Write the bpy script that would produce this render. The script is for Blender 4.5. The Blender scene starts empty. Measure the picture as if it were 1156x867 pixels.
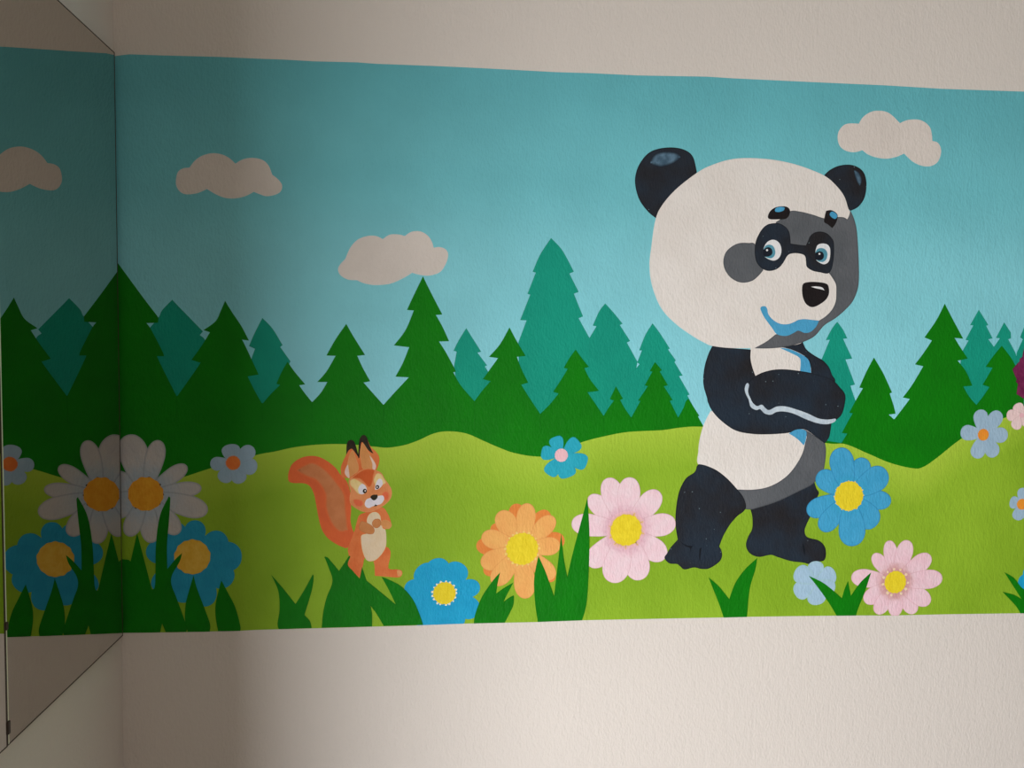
"""A painted animal mural on a plaster wall beside a mirror, built as a small daylit room.
Wall frame: x runs along the mural wall (0 at the left corner), z is up, the wall face is y = 0 and
the room lies at y < 0.  Outlines are wall coordinates in millimetres ("x z", ! = sharp corner)."""
import bpy, math, random
import numpy as np
from mathutils import Vector, Matrix
from mathutils.geometry import tessellate_polygon

CAM_LOC = (0.65152, -1.73383, 1.41815)
CAM_ROT = [[0.994998, -0.005215, 0.099763], [-0.099378, 0.050241, 0.993781], [0.010195, 0.998724, -0.049472]]
CAM_LENS = 28.0277
SHAPES = {
 'band_top': '-3.5 1999.0, 1.2 1998.5, 31.3 2003.6, 91.7 2004.2, 210.6 2006.5, 291.0 2006.4, 339.6 2006.9, 401.2 2006.1, 490.8 2007.9, 529.4 2006.7, 657.8 2007.6, 708.6 2007.6, 799.6 2007.1, 912.8 2006.1, 990.4 2007.2, 1094.3 2006.9, 1249.4 2010.9, 1307.8 2009.8, 1407.4 2009.6, 1497.7 2009.4, 1666.5 2009.4, 1798.0 2007.4, 1998.6 2009.4, 2386.2 2012.0',
 'band_bottom': '2455.0 793.9, 2053.5 793.2, 1861.0 795.2, 1718.1 795.7, 1633.3 797.8, 1585.9 798.5, 1468.3 799.9, 1369.1 801.0, 1316.7 800.9, 1186.1 801.6, 986.6 802.5, 886.6 800.9, 719.0 801.5, 619.9 800.1, 447.8 799.4, 279.0 799.0, 245.6 798.0, 113.4 798.0, -2.3 800.1',
 'meadow_edge': '-9.1 1088.2, 44.6 1104.7, 117.9 1127.5, 140.4 1134.7, 190.8 1151.4, 277.0 1176.9, 317.9 1184.8, 358.6 1193.8, 407.0 1199.4, 466.8 1200.4, 532.7 1194.5, 556.6 1192.5, 591.5 1197.8, 623.9 1208.9, 655.4 1223.2, 687.1 1228.0, 727.2 1222.9, 767.6 1205.5, 799.7 1191.6, 831.0 1180.4, 873.3 1172.7, 909.8 1173.8, 949.2 1190.2, 987.9 1205.3, 1037.6 1217.6, 1087.5 1226.3, 1163.2 1230.2, 1205.0 1235.8, 1255.8 1238.0, 1395.5 1229.3, 1546.8 1200.7, 1594.5 1197.8, 1649.5 1176.3, 1704.9 1154.1, 1760.0 1141.3, 1786.0 1144.0, 1820.0 1166.0, 1874.0 1207.3, 1931.3 1239.3, 1990.1 1261.2, 2031.6 1278.9, 2219.4 1304.5, 2427.6 1279.7',
 'ground_top': '-6.0 1315.5!, 118.0 1303.0!, 292.7 1288.5!, 396.0 1291.5!, 547.7 1286.0!, 743.6 1294.5!, 888.9 1266.8!, 1030.7 1263.1!, 1093.1 1259.2!, 1200.2 1259.3!, 1258.9 1237.4!, 1395.5 1229.3!, 1583.8 1200.6!, 1711.2 1255.7!, 1911.1 1289.0!, 2041.2 1262.3!, 2220.7 1279.3!, 2427.6 1279.7!',
 'teal_a': '110.8 1504.3!, 127.3 1486.5, 172.2 1439.1!, 165.8 1431.3!, 178.7 1410.2, 170.5 1325.0!, 117.4 1247.2!, 51.4 1324.4!, 60.2 1439.7!, 82.6 1466.8, 90.2 1482.2',
 'teal_b': '294.0 1468.8!, 314.7 1446.6, 335.5 1411.8!, 330.5 1407.9!, 351.8 1377.6!, 337.2 1349.3!, 337.0 1302.3!, 292.8 1247.3!, 257.2 1325.4!, 272.7 1387.9!, 278.5 1403.5!, 266.0 1409.2!, 278.6 1438.4',
 'teal_c': '724.7 1452.6!, 742.0 1425.7, 757.4 1401.9!, 749.4 1399.8!, 770.5 1372.0!, 765.7 1369.9!, 778.7 1349.9!, 779.5 1265.4!, 715.2 1265.3!, 698.6 1369.4!, 704.3 1401.4!, 697.5 1403.3!, 708.1 1425.3',
 'teal_d': '907.8 1650.7!, 933.3 1624.2, 959.2 1578.8!, 949.4 1574.6!, 970.4 1534.9!, 959.8 1530.7!, 981.0 1481.5!, 971.2 1477.3!, 996.1 1434.4!, 1026.9 1388.1!, 1042.0 1224.8!, 844.7 1225.0!, 838.5 1422.7!, 856.1 1471.0!, 842.0 1471.6!, 863.6 1527.1!, 857.5 1529.0!, 875.2 1575.2!, 868.3 1577.0!, 884.8 1615.2',
 'teal_e': '1030.3 1510.5!, 1050.0 1489.7, 1069.9 1466.5!, 1063.7 1463.6!, 1087.6 1428.5!, 1080.1 1425.2!, 1105.0 1382.6!, 1102.0 1364.2!, 1083.7 1224.8!, 992.3 1224.9!, 996.1 1434.4!, 1011.3 1460.1!, 1003.1 1461.6!, 1017.0 1493.3',
 'teal_f': '1137.6 1468.2!, 1154.4 1447.2, 1178.1 1412.7!, 1174.0 1410.6!, 1192.5 1386.2!, 1189.2 1382.9!, 1208.8 1352.6!, 1200.4 1351.4!, 1225.4 1310.3!, 1220.4 1308.2!, 1246.8 1262.8!, 1205.9 1192.3!, 1038.0 1192.8!, 1036.0 1315.7!, 1102.4 1368.3!, 1109.7 1377.4!, 1104.6 1381.4!, 1114.6 1408.0!, 1108.3 1408.0!, 1121.5 1441.9',
 'teal_g': '1566.6 1477.3!, 1580.3 1460.8, 1591.9 1440.1!, 1581.8 1438.7!, 1605.3 1394.1!, 1589.1 1391.9!, 1613.9 1334.5!, 1602.9 1331.9!, 1616.4 1297.4!, 1615.6 1187.3!, 1540.5 1187.6!, 1538.6 1250.9!, 1526.0 1376.7!, 1532.1 1391.4!, 1550.4 1436.3!, 1540.8 1435.3!, 1554.0 1460.5',
 'teal_h': '1908.8 1509.4!, 1933.9 1474.5!, 1928.5 1472.7!, 1945.7 1443.9!, 1935.3 1441.7!, 1951.2 1422.7!, 1957.5 1328.5!, 1912.5 1276.9!, 1866.3 1328.1!, 1869.8 1409.1!, 1886.7 1438.2!, 1879.0 1439.8!, 1896.7 1473.1!, 1888.9 1473.9!',
 'teal_i': '1972.9 1481.3!, 1990.9 1457.2!, 1991.5 1444.4!, 1984.7 1442.2!, 2004.5 1410.3!, 2015.0 1380.4!, 2016.9 1337.4!, 1952.6 1337.1!, 1948.9 1422.6!, 1964.0 1444.1!, 1953.9 1444.9!',
 'teal_j': '2030.7 1491.9!, 2049.0 1445.1!, 2042.2 1442.8!, 2060.0 1406.5!, 2063.2 1337.7!, 2010.0 1337.4!, 2006.8 1410.4!, 2021.4 1442.6!, 2014.3 1446.8!',
 'fir_a': '-0.3 1582.5!, 1.5 1580.3!, 28.4 1542.2, 53.6 1506.4, 82.6 1466.8!, 81.8 1456.0!, 58.5 1455.0!, 67.6 1441.7, 89.3 1397.8, 92.8 1386.3!, 78.8 1386.2!, 87.1 1367.0, 118.0 1301.5!, 117.4 1247.2!, -8.6 1247.1!',
 'fir_b': '217.7 1504.0!, 231.8 1480.4, 250.4 1451.6, 266.1 1420.8!, 252.1 1422.6!, 261.4 1403.3, 285.7 1349.0!, 263.0 1345.0!, 277.9 1313.8, 293.0 1286.5!, 292.8 1247.3!, 117.4 1247.2!, 118.0 1301.5!, 163.4 1367.6, 165.3 1373.4!, 148.5 1379.1!, 171.3 1412.1, 186.4 1437.3!, 173.4 1441.8!, 197.9 1460.6, 209.3 1483.9',
 'fir_c': '345.4 1376.7!, 361.4 1354.1, 382.4 1328.7!, 369.7 1326.7!, 380.5 1311.1, 396.6 1290.6!, 396.5 1248.0!, 292.9 1248.0!, 293.1 1286.8!, 309.6 1306.8, 329.9 1327.3!, 322.3 1329.6!, 332.7 1353.9',
 'fir_d': '468.6 1458.6!, 484.8 1429.8, 508.2 1392.6!, 491.5 1390.5!, 504.3 1363.0, 519.2 1336.2!, 505.1 1333.3!, 523.9 1311.6, 547.4 1285.1!, 547.5 1248.1!, 396.5 1248.0!, 396.6 1290.6!, 415.1 1311.2, 428.7 1334.1!, 407.5 1334.0!, 426.8 1356.5, 446.1 1390.1!, 426.8 1390.7!, 446.1 1425.4',
 'fir_e': '630.9 1562.4!, 648.8 1526.5, 672.7 1481.4!, 658.9 1480.0!, 672.9 1455.6, 687.7 1424.0!, 665.9 1423.0!, 683.1 1396.1, 703.3 1358.4!, 697.3 1356.4!, 713.5 1328.5, 743.7 1293.7!, 744.1 1248.2!, 547.5 1248.1!, 547.4 1285.1!, 570.9 1311.8, 601.5 1345.0!, 572.8 1346.4!, 588.4 1375.5, 602.0 1410.1!, 569.4 1413.7!, 594.0 1446.8, 611.6 1489.2!, 597.0 1490.2!, 613.4 1525.9',
 'fir_f': '818.8 1455.3!, 834.4 1426.7, 855.0 1393.5!, 835.6 1391.3!, 846.8 1363.3, 861.3 1335.1!, 846.0 1330.2!, 863.7 1302.8, 888.6 1266.4!, 889.1 1225.8!, 744.4 1225.9!, 743.7 1293.7!, 760.7 1317.4, 778.6 1337.6!, 760.5 1342.3!, 763.5 1344.6!, 778.6 1366.0, 794.5 1388.2!, 774.4 1390.8!, 798.2 1418.3',
 'fir_g': '965.7 1408.6!, 979.1 1390.5, 995.8 1370.4!, 985.6 1367.5!, 998.3 1344.0, 1019.4 1317.6!, 993.4 1314.3!, 1011.5 1289.1, 1030.6 1261.7!, 1031.2 1225.6!, 889.1 1225.8!, 888.6 1266.4!, 908.8 1286.7, 928.9 1311.2!, 916.6 1315.2!, 932.6 1339.6, 948.6 1366.0!, 939.6 1368.0!, 952.4 1390.3',
 'fir_h': '1057.3 1328.0!, 1073.6 1300.3!, 1067.4 1297.4!, 1078.1 1279.0, 1093.1 1258.5!, 1093.7 1225.6!, 1031.2 1225.6!, 1030.6 1261.7!, 1040.7 1278.9, 1052.9 1296.1!, 1043.7 1299.4!',
 'fir_i': '1144.7 1382.5!, 1161.0 1364.6!, 1156.1 1361.3!, 1175.6 1330.7!, 1166.0 1328.6!, 1186.8 1297.8!, 1180.5 1295.7!, 1200.3 1258.6!, 1201.0 1225.5!, 1093.7 1225.6!, 1093.1 1258.5!, 1113.3 1295.5!, 1107.9 1296.3!, 1129.5 1328.4!, 1122.3 1330.4!, 1139.3 1361.2!, 1133.0 1362.0!',
 'fir_j': '1222.6 1300.8!, 1248.9 1262.8!, 1246.0 1260.7!, 1259.3 1238.7!, 1259.6 1225.5!, 1201.0 1225.5!, 1200.3 1258.6!, 1212.5 1281.3, 1216.5 1293.7',
 'fir_k': '1657.3 1396.7!, 1680.8 1361.0, 1703.7 1316.7!, 1698.0 1314.6!, 1707.8 1289.2, 1714.4 1268.0!, 1697.5 1265.8!, 1711.3 1254.4!, 1744.4 1208.3!, 1714.5 1165.7!, 1629.2 1180.5!, 1584.3 1199.3!, 1586.4 1201.0!, 1596.9 1219.2, 1599.0 1222.1!, 1585.7 1223.4!, 1600.3 1250.9, 1610.7 1268.7!, 1601.9 1269.9!, 1616.4 1297.4, 1633.2 1326.2!, 1624.3 1327.8!, 1640.7 1365.0',
 'fir_l': '1824.6 1522.1!, 1846.4 1485.2, 1873.0 1442.3!, 1851.6 1443.8!, 1867.0 1421.8, 1886.2 1396.5!, 1861.4 1391.2!, 1882.9 1366.6, 1900.2 1333.4!, 1877.5 1331.6!, 1894.4 1306.8, 1912.0 1288.9!, 1915.4 1208.0!, 1713.0 1208.4!, 1711.3 1254.4!, 1728.4 1276.5, 1747.7 1302.1!, 1730.5 1305.4!, 1753.1 1336.1, 1777.6 1377.8!, 1757.3 1381.9!, 1777.3 1408.3, 1796.5 1437.2!, 1778.2 1444.2!, 1805.9 1484.7',
 'fir_m': '1969.3 1427.1!, 1986.2 1408.0, 2000.8 1388.9, 2013.5 1363.2!, 2030.1 1311.6!, 2033.2 1242.5!, 1914.0 1242.5!, 1912.0 1288.9!, 1926.4 1306.9, 1942.8 1330.6!, 1925.2 1335.7!, 1933.7 1349.8, 1948.6 1375.6!, 1931.2 1377.6!, 1949.7 1403.4',
 'cloud_a': '120.8 1751.4, 124.7 1767.8, 134.6 1775.7, 148.1 1777.9!, 159.3 1792.8, 174.2 1803.4, 194.0 1809.1, 213.7 1807.2, 228.5 1800.2, 240.9 1789.2!, 255.9 1798.5, 275.8 1802.2, 295.8 1798.6, 308.2 1787.6, 315.7 1768.8!, 328.2 1759.0, 335.7 1747.7, 333.1 1734.9, 320.5 1726.9, 302.9 1723.8, 290.4 1727.3, 277.9 1732.0!, 260.4 1722.6, 240.4 1717.5, 220.5 1717.7, 200.7 1724.7, 183.0 1735.1!, 163.6 1726.2, 141.4 1723.0, 129.2 1727.7, 121.9 1738.8',
 'cloud_b': '451.3 1573.2, 455.1 1583.6, 466.7 1596.8!, 477.0 1620.3, 492.4 1637.5, 513.0 1645.8, 531.0 1646.2, 545.3 1640.0!, 559.5 1649.5, 577.6 1650.7, 591.9 1647.6!, 606.2 1657.1, 624.5 1658.3, 640.2 1650.1, 649.4 1637.2, 653.4 1624.2!, 666.5 1625.8, 679.7 1620.9, 684.5 1609.2, 679.9 1590.7, 666.8 1572.1, 643.2 1564.3, 622.3 1566.0, 607.9 1569.7!, 585.7 1556.2, 559.7 1545.2, 528.6 1542.1, 505.3 1545.6, 491.1 1551.8!, 471.8 1552.8, 456.4 1561.6',
 'cloud_c': '1554.4 1888.9, 1557.6 1905.3, 1568.8 1917.9, 1583.1 1921.9, 1603.3 1921.9!, 1613.0 1937.2, 1630.0 1948.7, 1647.3 1952.6, 1667.7 1950.7, 1682.6 1942.6, 1700.8 1926.9!, 1718.1 1934.3, 1741.5 1936.6, 1759.3 1931.8, 1773.1 1920.0, 1778.1 1905.0, 1780.1 1890.0!, 1793.6 1886.3, 1801.5 1872.9, 1800.7 1856.3, 1792.4 1840.9, 1774.9 1832.8, 1754.2 1834.1, 1733.2 1843.1, 1713.5 1859.4!, 1694.7 1851.4, 1671.4 1846.5, 1648.0 1848.5, 1627.4 1854.6, 1614.0 1863.7!, 1595.3 1858.5, 1574.9 1861.0, 1560.1 1871.4',
 'p_head': '1345.3 1837.1, 1396.2 1836.1, 1441.9 1830.0, 1482.3 1819.9, 1525.8 1803.9, 1552.4 1784.5, 1573.5 1760.0, 1584.9 1731.8, 1595.3 1715.6, 1602.8 1682.8, 1611.0 1627.8, 1613.2 1578.1, 1608.7 1539.2, 1598.6 1524.3, 1581.0 1503.6, 1559.7 1486.6, 1534.7 1470.3, 1509.7 1444.4, 1474.7 1428.4, 1439.2 1420.4, 1404.0 1417.3, 1372.5 1415.3, 1314.8 1415.4, 1275.7 1419.5, 1259.3 1425.3, 1230.7 1440.4, 1190.9 1467.2, 1156.6 1502.0, 1135.1 1550.4, 1128.1 1596.1, 1131.7 1639.2, 1139.0 1693.1, 1152.2 1725.5, 1184.6 1763.9, 1233.9 1802.9, 1267.0 1820.0, 1306.0 1832.6',
 'p_face': '1447.7 1722.8, 1472.8 1722.4, 1501.7 1716.3, 1530.8 1708.9, 1559.6 1712.7, 1574.2 1712.4, 1582.6 1708.2!, 1586.7 1716.2, 1589.3 1728.2!, 1599.4 1707.9, 1606.5 1680.6, 1611.8 1629.0, 1614.7 1577.1, 1611.9 1549.4, 1600.9 1523.0, 1582.5 1502.6, 1561.2 1484.9, 1536.2 1469.0, 1511.6 1442.7, 1475.8 1426.7, 1439.9 1418.4, 1404.1 1415.2, 1372.5 1415.3!, 1400.1 1430.4, 1421.2 1446.8!, 1474.9 1459.6, 1523.2 1479.2!, 1539.2 1489.8, 1553.3 1504.9, 1561.1 1523.0, 1561.9 1543.8, 1560.1 1562.3, 1549.3 1579.4, 1541.8 1587.9!, 1511.6 1626.8, 1471.7 1636.3, 1439.2 1642.4!, 1416.1 1676.0!, 1415.5 1698.1!, 1426.7 1705.2',
 'p_cheek': '1367.7 1648.3, 1353.5 1650.0, 1332.2 1649.2, 1314.8 1641.3, 1301.0 1627.5, 1296.1 1608.7, 1300.1 1590.1, 1312.9 1573.3, 1330.8 1563.4, 1348.6 1562.0, 1366.3 1567.5, 1380.2 1579.7, 1388.8 1590.1!, 1386.2 1624.2!',
 'p_mask': '1412.8 1695.5, 1423.5 1695.1, 1432.5 1691.4, 1441.7 1684.8, 1447.3 1675.6, 1449.8 1663.7, 1451.2 1650.9!, 1469.6 1648.8, 1486.7 1647.4!, 1491.8 1657.8, 1496.0 1668.2, 1504.8 1676.1, 1517.3 1679.3, 1531.8 1677.3, 1542.9 1670.1, 1551.4 1659.2, 1553.6 1645.5, 1553.7 1626.6, 1552.1 1609.3, 1548.9 1595.5, 1543.7 1587.6, 1536.5 1585.4, 1521.9 1588.1, 1507.4 1590.4, 1496.4 1595.3, 1489.9 1601.2, 1488.3 1611.5, 1486.6 1621.7, 1481.0 1627.1, 1464.8 1629.8, 1450.4 1627.8, 1443.4 1622.5, 1436.6 1610.4, 1428.0 1599.1, 1417.4 1592.0, 1403.2 1588.9, 1390.6 1591.5, 1379.7 1599.0, 1372.3 1609.1, 1368.8 1622.7, 1368.0 1639.7, 1370.2 1655.0, 1376.1 1668.8, 1384.6 1682.6, 1396.8 1692.2',
 'p_eye_l': '1388.5 1638.4!, 1391.8 1647.0, 1398.7 1654.8, 1408.4 1658.5, 1418.3 1656.5, 1426.2 1649.1, 1430.1 1635.9, 1427.6 1623.0, 1420.7 1614.9, 1411.5 1612.1, 1401.1 1614.8, 1391.6 1620.1!, 1388.7 1629.9',
 'p_iris_l': '1388.5 1637.7!, 1393.6 1645.3, 1401.6 1647.6, 1409.7 1644.9, 1414.7 1637.3, 1416.0 1628.8, 1413.0 1621.0, 1406.0 1617.1, 1398.8 1617.8, 1391.6 1620.1!, 1389.6 1629.9',
 'p_pupil_l': '1387.7 1635.0!, 1393.8 1640.2, 1400.0 1641.7, 1406.3 1638.8, 1409.1 1632.9, 1408.1 1626.0, 1403.2 1622.0, 1397.0 1620.7, 1391.1 1620.4!, 1387.6 1626.5',
 'p_eye_r': '1510.9 1641.1!, 1513.8 1648.0, 1520.0 1651.9, 1529.0 1652.7, 1538.1 1650.3, 1543.8 1642.7, 1544.9 1629.8, 1543.6 1617.7, 1539.4 1609.9, 1531.3 1606.3, 1522.2 1608.7, 1513.9 1613.7, 1511.1 1616.7!, 1509.7 1632.5',
 'p_iris_r': '1510.0 1633.4!, 1514.0 1639.8, 1522.0 1642.6, 1531.1 1640.7, 1537.2 1634.0, 1538.3 1625.4, 1535.5 1616.7, 1528.4 1611.4, 1520.3 1611.8, 1513.9 1614.6, 1511.1 1616.7!, 1509.5 1627.3',
 'p_pupil_r': '1509.0 1630.8!, 1513.3 1632.9, 1519.6 1635.1, 1525.9 1633.7, 1529.7 1627.8, 1529.1 1620.0, 1523.8 1615.6, 1516.6 1615.1, 1510.5 1616.7!, 1508.5 1623.9',
 'p_brow_l': '1396.3 1709.5, 1401.3 1721.5, 1411.8 1729.6, 1426.0 1733.1, 1440.3 1732.1, 1447.6 1724.5, 1445.1 1712.5, 1437.5 1705.5, 1423.2 1704.1, 1401.8 1703.9',
 'p_browlight_l': '1412.0 1723.5, 1415.4 1729.4, 1426.0 1732.0, 1435.0 1730.2, 1432.6 1724.1, 1422.8 1720.4, 1413.8 1720.8',
 'p_brow_r': '1532.1 1726.0!, 1544.7 1727.7, 1557.6 1720.5, 1559.7 1710.3, 1554.7 1696.5, 1547.7 1687.7!, 1536.6 1696.0, 1528.2 1700.9, 1529.5 1714.7',
 'p_browlight_r': '1540.6 1718.4, 1545.9 1724.7, 1555.8 1720.5, 1558.9 1713.7, 1554.3 1708.5, 1546.3 1711.3',
 'p_nose': '1482.9 1561.0, 1495.4 1565.7, 1517.1 1566.1, 1537.1 1563.0, 1543.6 1555.1, 1544.4 1539.6, 1536.5 1525.6, 1518.7 1513.3, 1504.3 1509.6, 1491.5 1516.3, 1483.8 1530.0, 1480.8 1547.2',
 'p_nosefine': '1501.5 1555.1!, 1513.8 1556.3, 1528.3 1554.2, 1533.6 1547.4!, 1526.7 1549.7, 1513.9 1551.9',
 'p_mouth': '1384.5 1504.9, 1389.0 1509.4, 1396.2 1509.5, 1400.6 1503.4, 1403.8 1491.4, 1414.9 1479.5, 1431.3 1471.1, 1449.3 1470.3, 1463.6 1475.0, 1474.3 1480.3, 1488.7 1482.2, 1506.8 1480.7, 1523.2 1479.2!, 1516.3 1465.3, 1504.0 1453.7, 1489.6 1451.1, 1475.0 1456.1, 1464.3 1450.8, 1450.0 1444.4, 1435.6 1444.2, 1422.9 1448.6, 1413.6 1460.5, 1402.5 1474.2, 1391.3 1489.5',
 'p_ear_l': '1142.7 1698.5!, 1124.8 1711.4, 1105.0 1734.9, 1094.7 1761.3, 1092.5 1787.8, 1100.8 1814.7, 1119.6 1839.2, 1144.2 1850.7, 1177.2 1854.4, 1205.1 1849.0, 1222.0 1834.6, 1231.1 1802.8!, 1201.7 1748.4!, 1152.8 1693.4!',
 'p_earsheen_l': '1125.5 1818.1, 1133.4 1837.0, 1155.3 1845.7, 1183.0 1844.0, 1194.3 1833.7, 1177.9 1819.8, 1150.5 1811.0',
 'p_ear_r': '1525.8 1805.5!, 1539.8 1818.0, 1562.6 1827.9, 1591.5 1829.4, 1615.2 1817.6, 1625.3 1793.3, 1622.9 1760.3, 1609.1 1738.0, 1590.2 1727.6!, 1559.2 1753.0!',
 'p_earsheen_r': '1594.8 1817.0, 1606.5 1814.6, 1614.6 1798.4, 1610.4 1784.6, 1601.4 1795.3',
 'p_torso': '1364.7 1414.9, 1440.0 1417.7, 1483.0 1428.5, 1550.8 1234.8, 1539.4 1201.4, 1546.0 1174.9, 1542.7 1139.6, 1521.7 1109.0, 1485.6 1089.9, 1431.6 1067.8, 1381.2 1054.9, 1355.9 1058.3, 1340.6 1095.3, 1296.6 1134.0, 1249.9 1151.7, 1248.5 1182.9, 1250.4 1207.2, 1256.9 1234.9, 1265.3 1255.6, 1275.5 1274.6!, 1282.6 1274.9, 1335.5 1299.3, 1369.8 1354.8',
 'p_bellyshade': '1459.9 1223.3!, 1488.8 1232.0, 1503.5 1227.8, 1522.1 1216.2, 1537.0 1206.7, 1546.0 1198.9, 1549.0 1174.9, 1545.3 1139.6!, 1542.8 1137.9, 1521.7 1108.3, 1485.7 1089.2, 1431.7 1065.0, 1376.0 1048.6!, 1357.9 1050.2!, 1348.9 1077.7, 1339.1 1095.3!, 1376.6 1094.3, 1412.6 1100.0, 1444.8 1115.6, 1469.6 1138.3, 1490.5 1171.6, 1498.5 1199.7, 1498.6 1220.8',
 'p_bellyblue': '1459.2 1222.6!, 1474.3 1230.6, 1488.8 1232.3, 1499.8 1227.8, 1501.2 1217.3, 1498.7 1203.2, 1495.3 1195.5!, 1478.5 1211.0',
 'p_chestblue': '1432.8 1416.6!, 1454.5 1414.3, 1483.8 1402.5, 1500.4 1390.5, 1506.4 1373.1, 1508.0 1357.4!, 1492.3 1359.1, 1481.4 1360.8!, 1482.5 1383.4, 1478.5 1395.5, 1458.3 1405.7',
 'p_arm_r': '1436.3 1418.3!, 1475.8 1425.6, 1485.8 1431.3!, 1494.3 1414.7, 1512.8 1401.0, 1535.0 1389.0, 1550.1 1373.4, 1558.0 1356.0, 1565.7 1342.1, 1551.8 1321.0!, 1511.2 1334.8!, 1508.2 1360.9!, 1506.3 1376.6, 1500.4 1390.5, 1483.7 1403.2, 1458.1 1413.7',
 'p_arm_l': '1275.7 1419.5!, 1314.8 1415.4, 1364.8 1412.1!, 1364.5 1392.8, 1369.4 1372.1, 1377.0 1353.1!, 1413.6 1327.3, 1479.5 1299.8, 1542.1 1278.9, 1559.6 1247.4!, 1558.8 1234.8, 1555.1 1213.7, 1545.6 1199.6!, 1522.1 1216.2, 1501.6 1229.5, 1486.9 1232.3, 1459.9 1224.3, 1416.6 1220.9, 1373.3 1221.6, 1333.6 1229.6, 1301.0 1250.5, 1279.1 1272.9, 1268.0 1293.6, 1266.0 1302.5, 1258.3 1326.6, 1256.1 1347.2, 1259.0 1374.7, 1267.2 1402.3',
 'p_forearm': '1377.0 1353.1!, 1394.8 1361.2, 1419.8 1367.3, 1448.6 1368.2, 1477.6 1365.2, 1506.8 1360.9, 1532.5 1354.1, 1558.3 1345.5, 1577.2 1328.1, 1590.6 1310.7, 1589.5 1286.1, 1582.9 1265.0, 1568.6 1252.6, 1553.9 1250.9, 1524.6 1252.6, 1495.1 1263.1, 1465.8 1273.5, 1429.4 1280.4, 1407.9 1275.2, 1389.6 1283.8, 1371.6 1285.5, 1360.3 1306.3, 1357.9 1330.5, 1366.5 1344.4',
 'p_armline': '1355.3 1334.0, 1359.5 1336.8, 1362.5 1332.3, 1360.8 1316.7, 1366.9 1302.2, 1372.2 1292.5, 1382.4 1284.9, 1393.8 1288.0, 1402.3 1280.4, 1411.4 1275.9, 1429.3 1283.9, 1451.0 1284.0, 1476.5 1277.1, 1502.3 1268.4, 1528.1 1257.2, 1550.2 1254.4, 1569.2 1256.2, 1566.8 1249.1, 1550.5 1243.9, 1528.5 1245.6, 1499.0 1255.1, 1469.6 1267.6, 1447.7 1272.5, 1429.6 1271.7, 1415.3 1265.4, 1400.8 1268.2, 1389.8 1277.9, 1380.8 1275.8, 1368.1 1282.7, 1362.3 1299.4, 1355.1 1313.2, 1352.7 1323.6',
 'p_leg_l': '1250.5 1153.5!, 1267.3 1149.9, 1292.5 1138.7, 1318.0 1119.3, 1340.1 1096.4, 1354.9 1078.8, 1362.7 1057.6, 1357.6 1045.4, 1341.7 1033.2, 1324.2 1012.4, 1310.4 987.9, 1302.0 965.2!, 1307.6 954.5, 1308.7 940.4, 1301.1 928.2, 1279.8 915.2, 1261.9 914.1, 1244.0 917.9, 1222.6 913.7, 1211.8 921.0, 1204.6 926.4, 1186.8 928.4, 1175.2 940.9, 1181.0 951.3, 1189.6 965.1, 1205.2 982.4!, 1200.4 1006.9, 1198.8 1034.9, 1201.6 1069.7, 1208.1 1097.5, 1221.7 1121.7, 1240.9 1135.5, 1246.0 1149.3',
 'p_leg_r': '1373.7 1048.7!, 1416.8 1062.4, 1456.4 1077.8, 1492.3 1095.2, 1523.0 1110.9!, 1529.0 1094.9, 1534.8 1084.2, 1522.7 1059.5, 1516.2 1033.0, 1507.6 1013.6, 1503.3 997.7, 1510.3 983.4, 1536.3 975.9, 1551.4 963.2, 1556.4 945.2, 1552.5 929.2, 1537.8 925.9, 1519.5 920.8, 1501.0 924.7, 1471.6 928.8, 1442.0 938.2, 1423.7 943.8, 1398.3 939.6, 1380.1 944.5, 1368.9 955.3, 1364.9 969.5, 1369.9 987.1, 1378.5 1004.6, 1378.6 1029.3',
 'p_toe_a': '1207.0 980.6!, 1225.0 969.9, 1241.1 967.2!, 1236.6 960.9, 1234.7 950.4!, 1233.0 962.7, 1223.3 966.4',
 'p_toe_b': '1255.9 960.6!, 1260.8 964.1, 1259.1 946.5, 1258.0 928.9!, 1255.2 943.1',
 'p_toe_c': '1498.8 974.6!, 1505.6 956.7, 1506.1 938.9!, 1500.9 953.2',
 's_tail': '348.9 1119.5, 345.8 1128.0, 348.0 1143.9, 356.2 1159.7, 374.2 1171.5, 394.8 1175.3, 412.9 1172.1, 431.0 1162.0, 446.5 1148.6, 455.6 1135.3, 469.9 1119.2, 477.7 1092.5, 479.0 1060.4, 477.7 1033.6, 483.0 1012.1, 488.2 1005.2, 496.1 994.3, 472.5 975.8, 462.1 976.0, 441.2 987.0, 425.6 1000.7, 415.2 1019.5, 408.8 1046.3, 403.7 1075.6, 399.8 1093.1, 392.1 1109.1, 379.2 1116.1, 358.7 1116.8',
 's_tailsheen': '363.9 1143.8, 379.3 1156.9, 400.0 1162.1, 425.8 1146.1, 449.1 1119.3, 466.0 1092.6, 469.9 1055.1, 472.5 1028.3, 472.5 1013.4, 458.2 1008.2, 443.8 1016.5, 430.8 1038.0, 423.1 1064.8, 421.8 1093.0, 405.1 1119.7, 381.9 1130.4',
 's_body': '496.0 1045.3, 509.1 1051.8, 524.9 1058.4, 545.9 1062.2, 556.4 1050.0, 563.1 1033.8, 564.4 1023.0, 559.2 1015.0, 552.6 1013.7, 554.5 990.8, 554.0 977.3, 551.4 961.1, 532.9 950.6, 527.7 945.3, 517.1 944.1, 507.9 951.0, 504.0 934.9, 497.4 908.1!, 472.5 935.5, 473.8 957.0, 472.5 975.8, 485.6 1010.6, 490.3 1029.3',
 's_leg': '552.7 974.6, 561.9 969.1, 563.3 955.5, 559.4 928.5, 577.9 925.5, 587.2 922.6, 588.6 914.4, 580.6 907.8, 551.5 910.3, 529.8 912.3!, 529.0 934.5, 527.7 945.3, 540.8 955.9',
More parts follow.
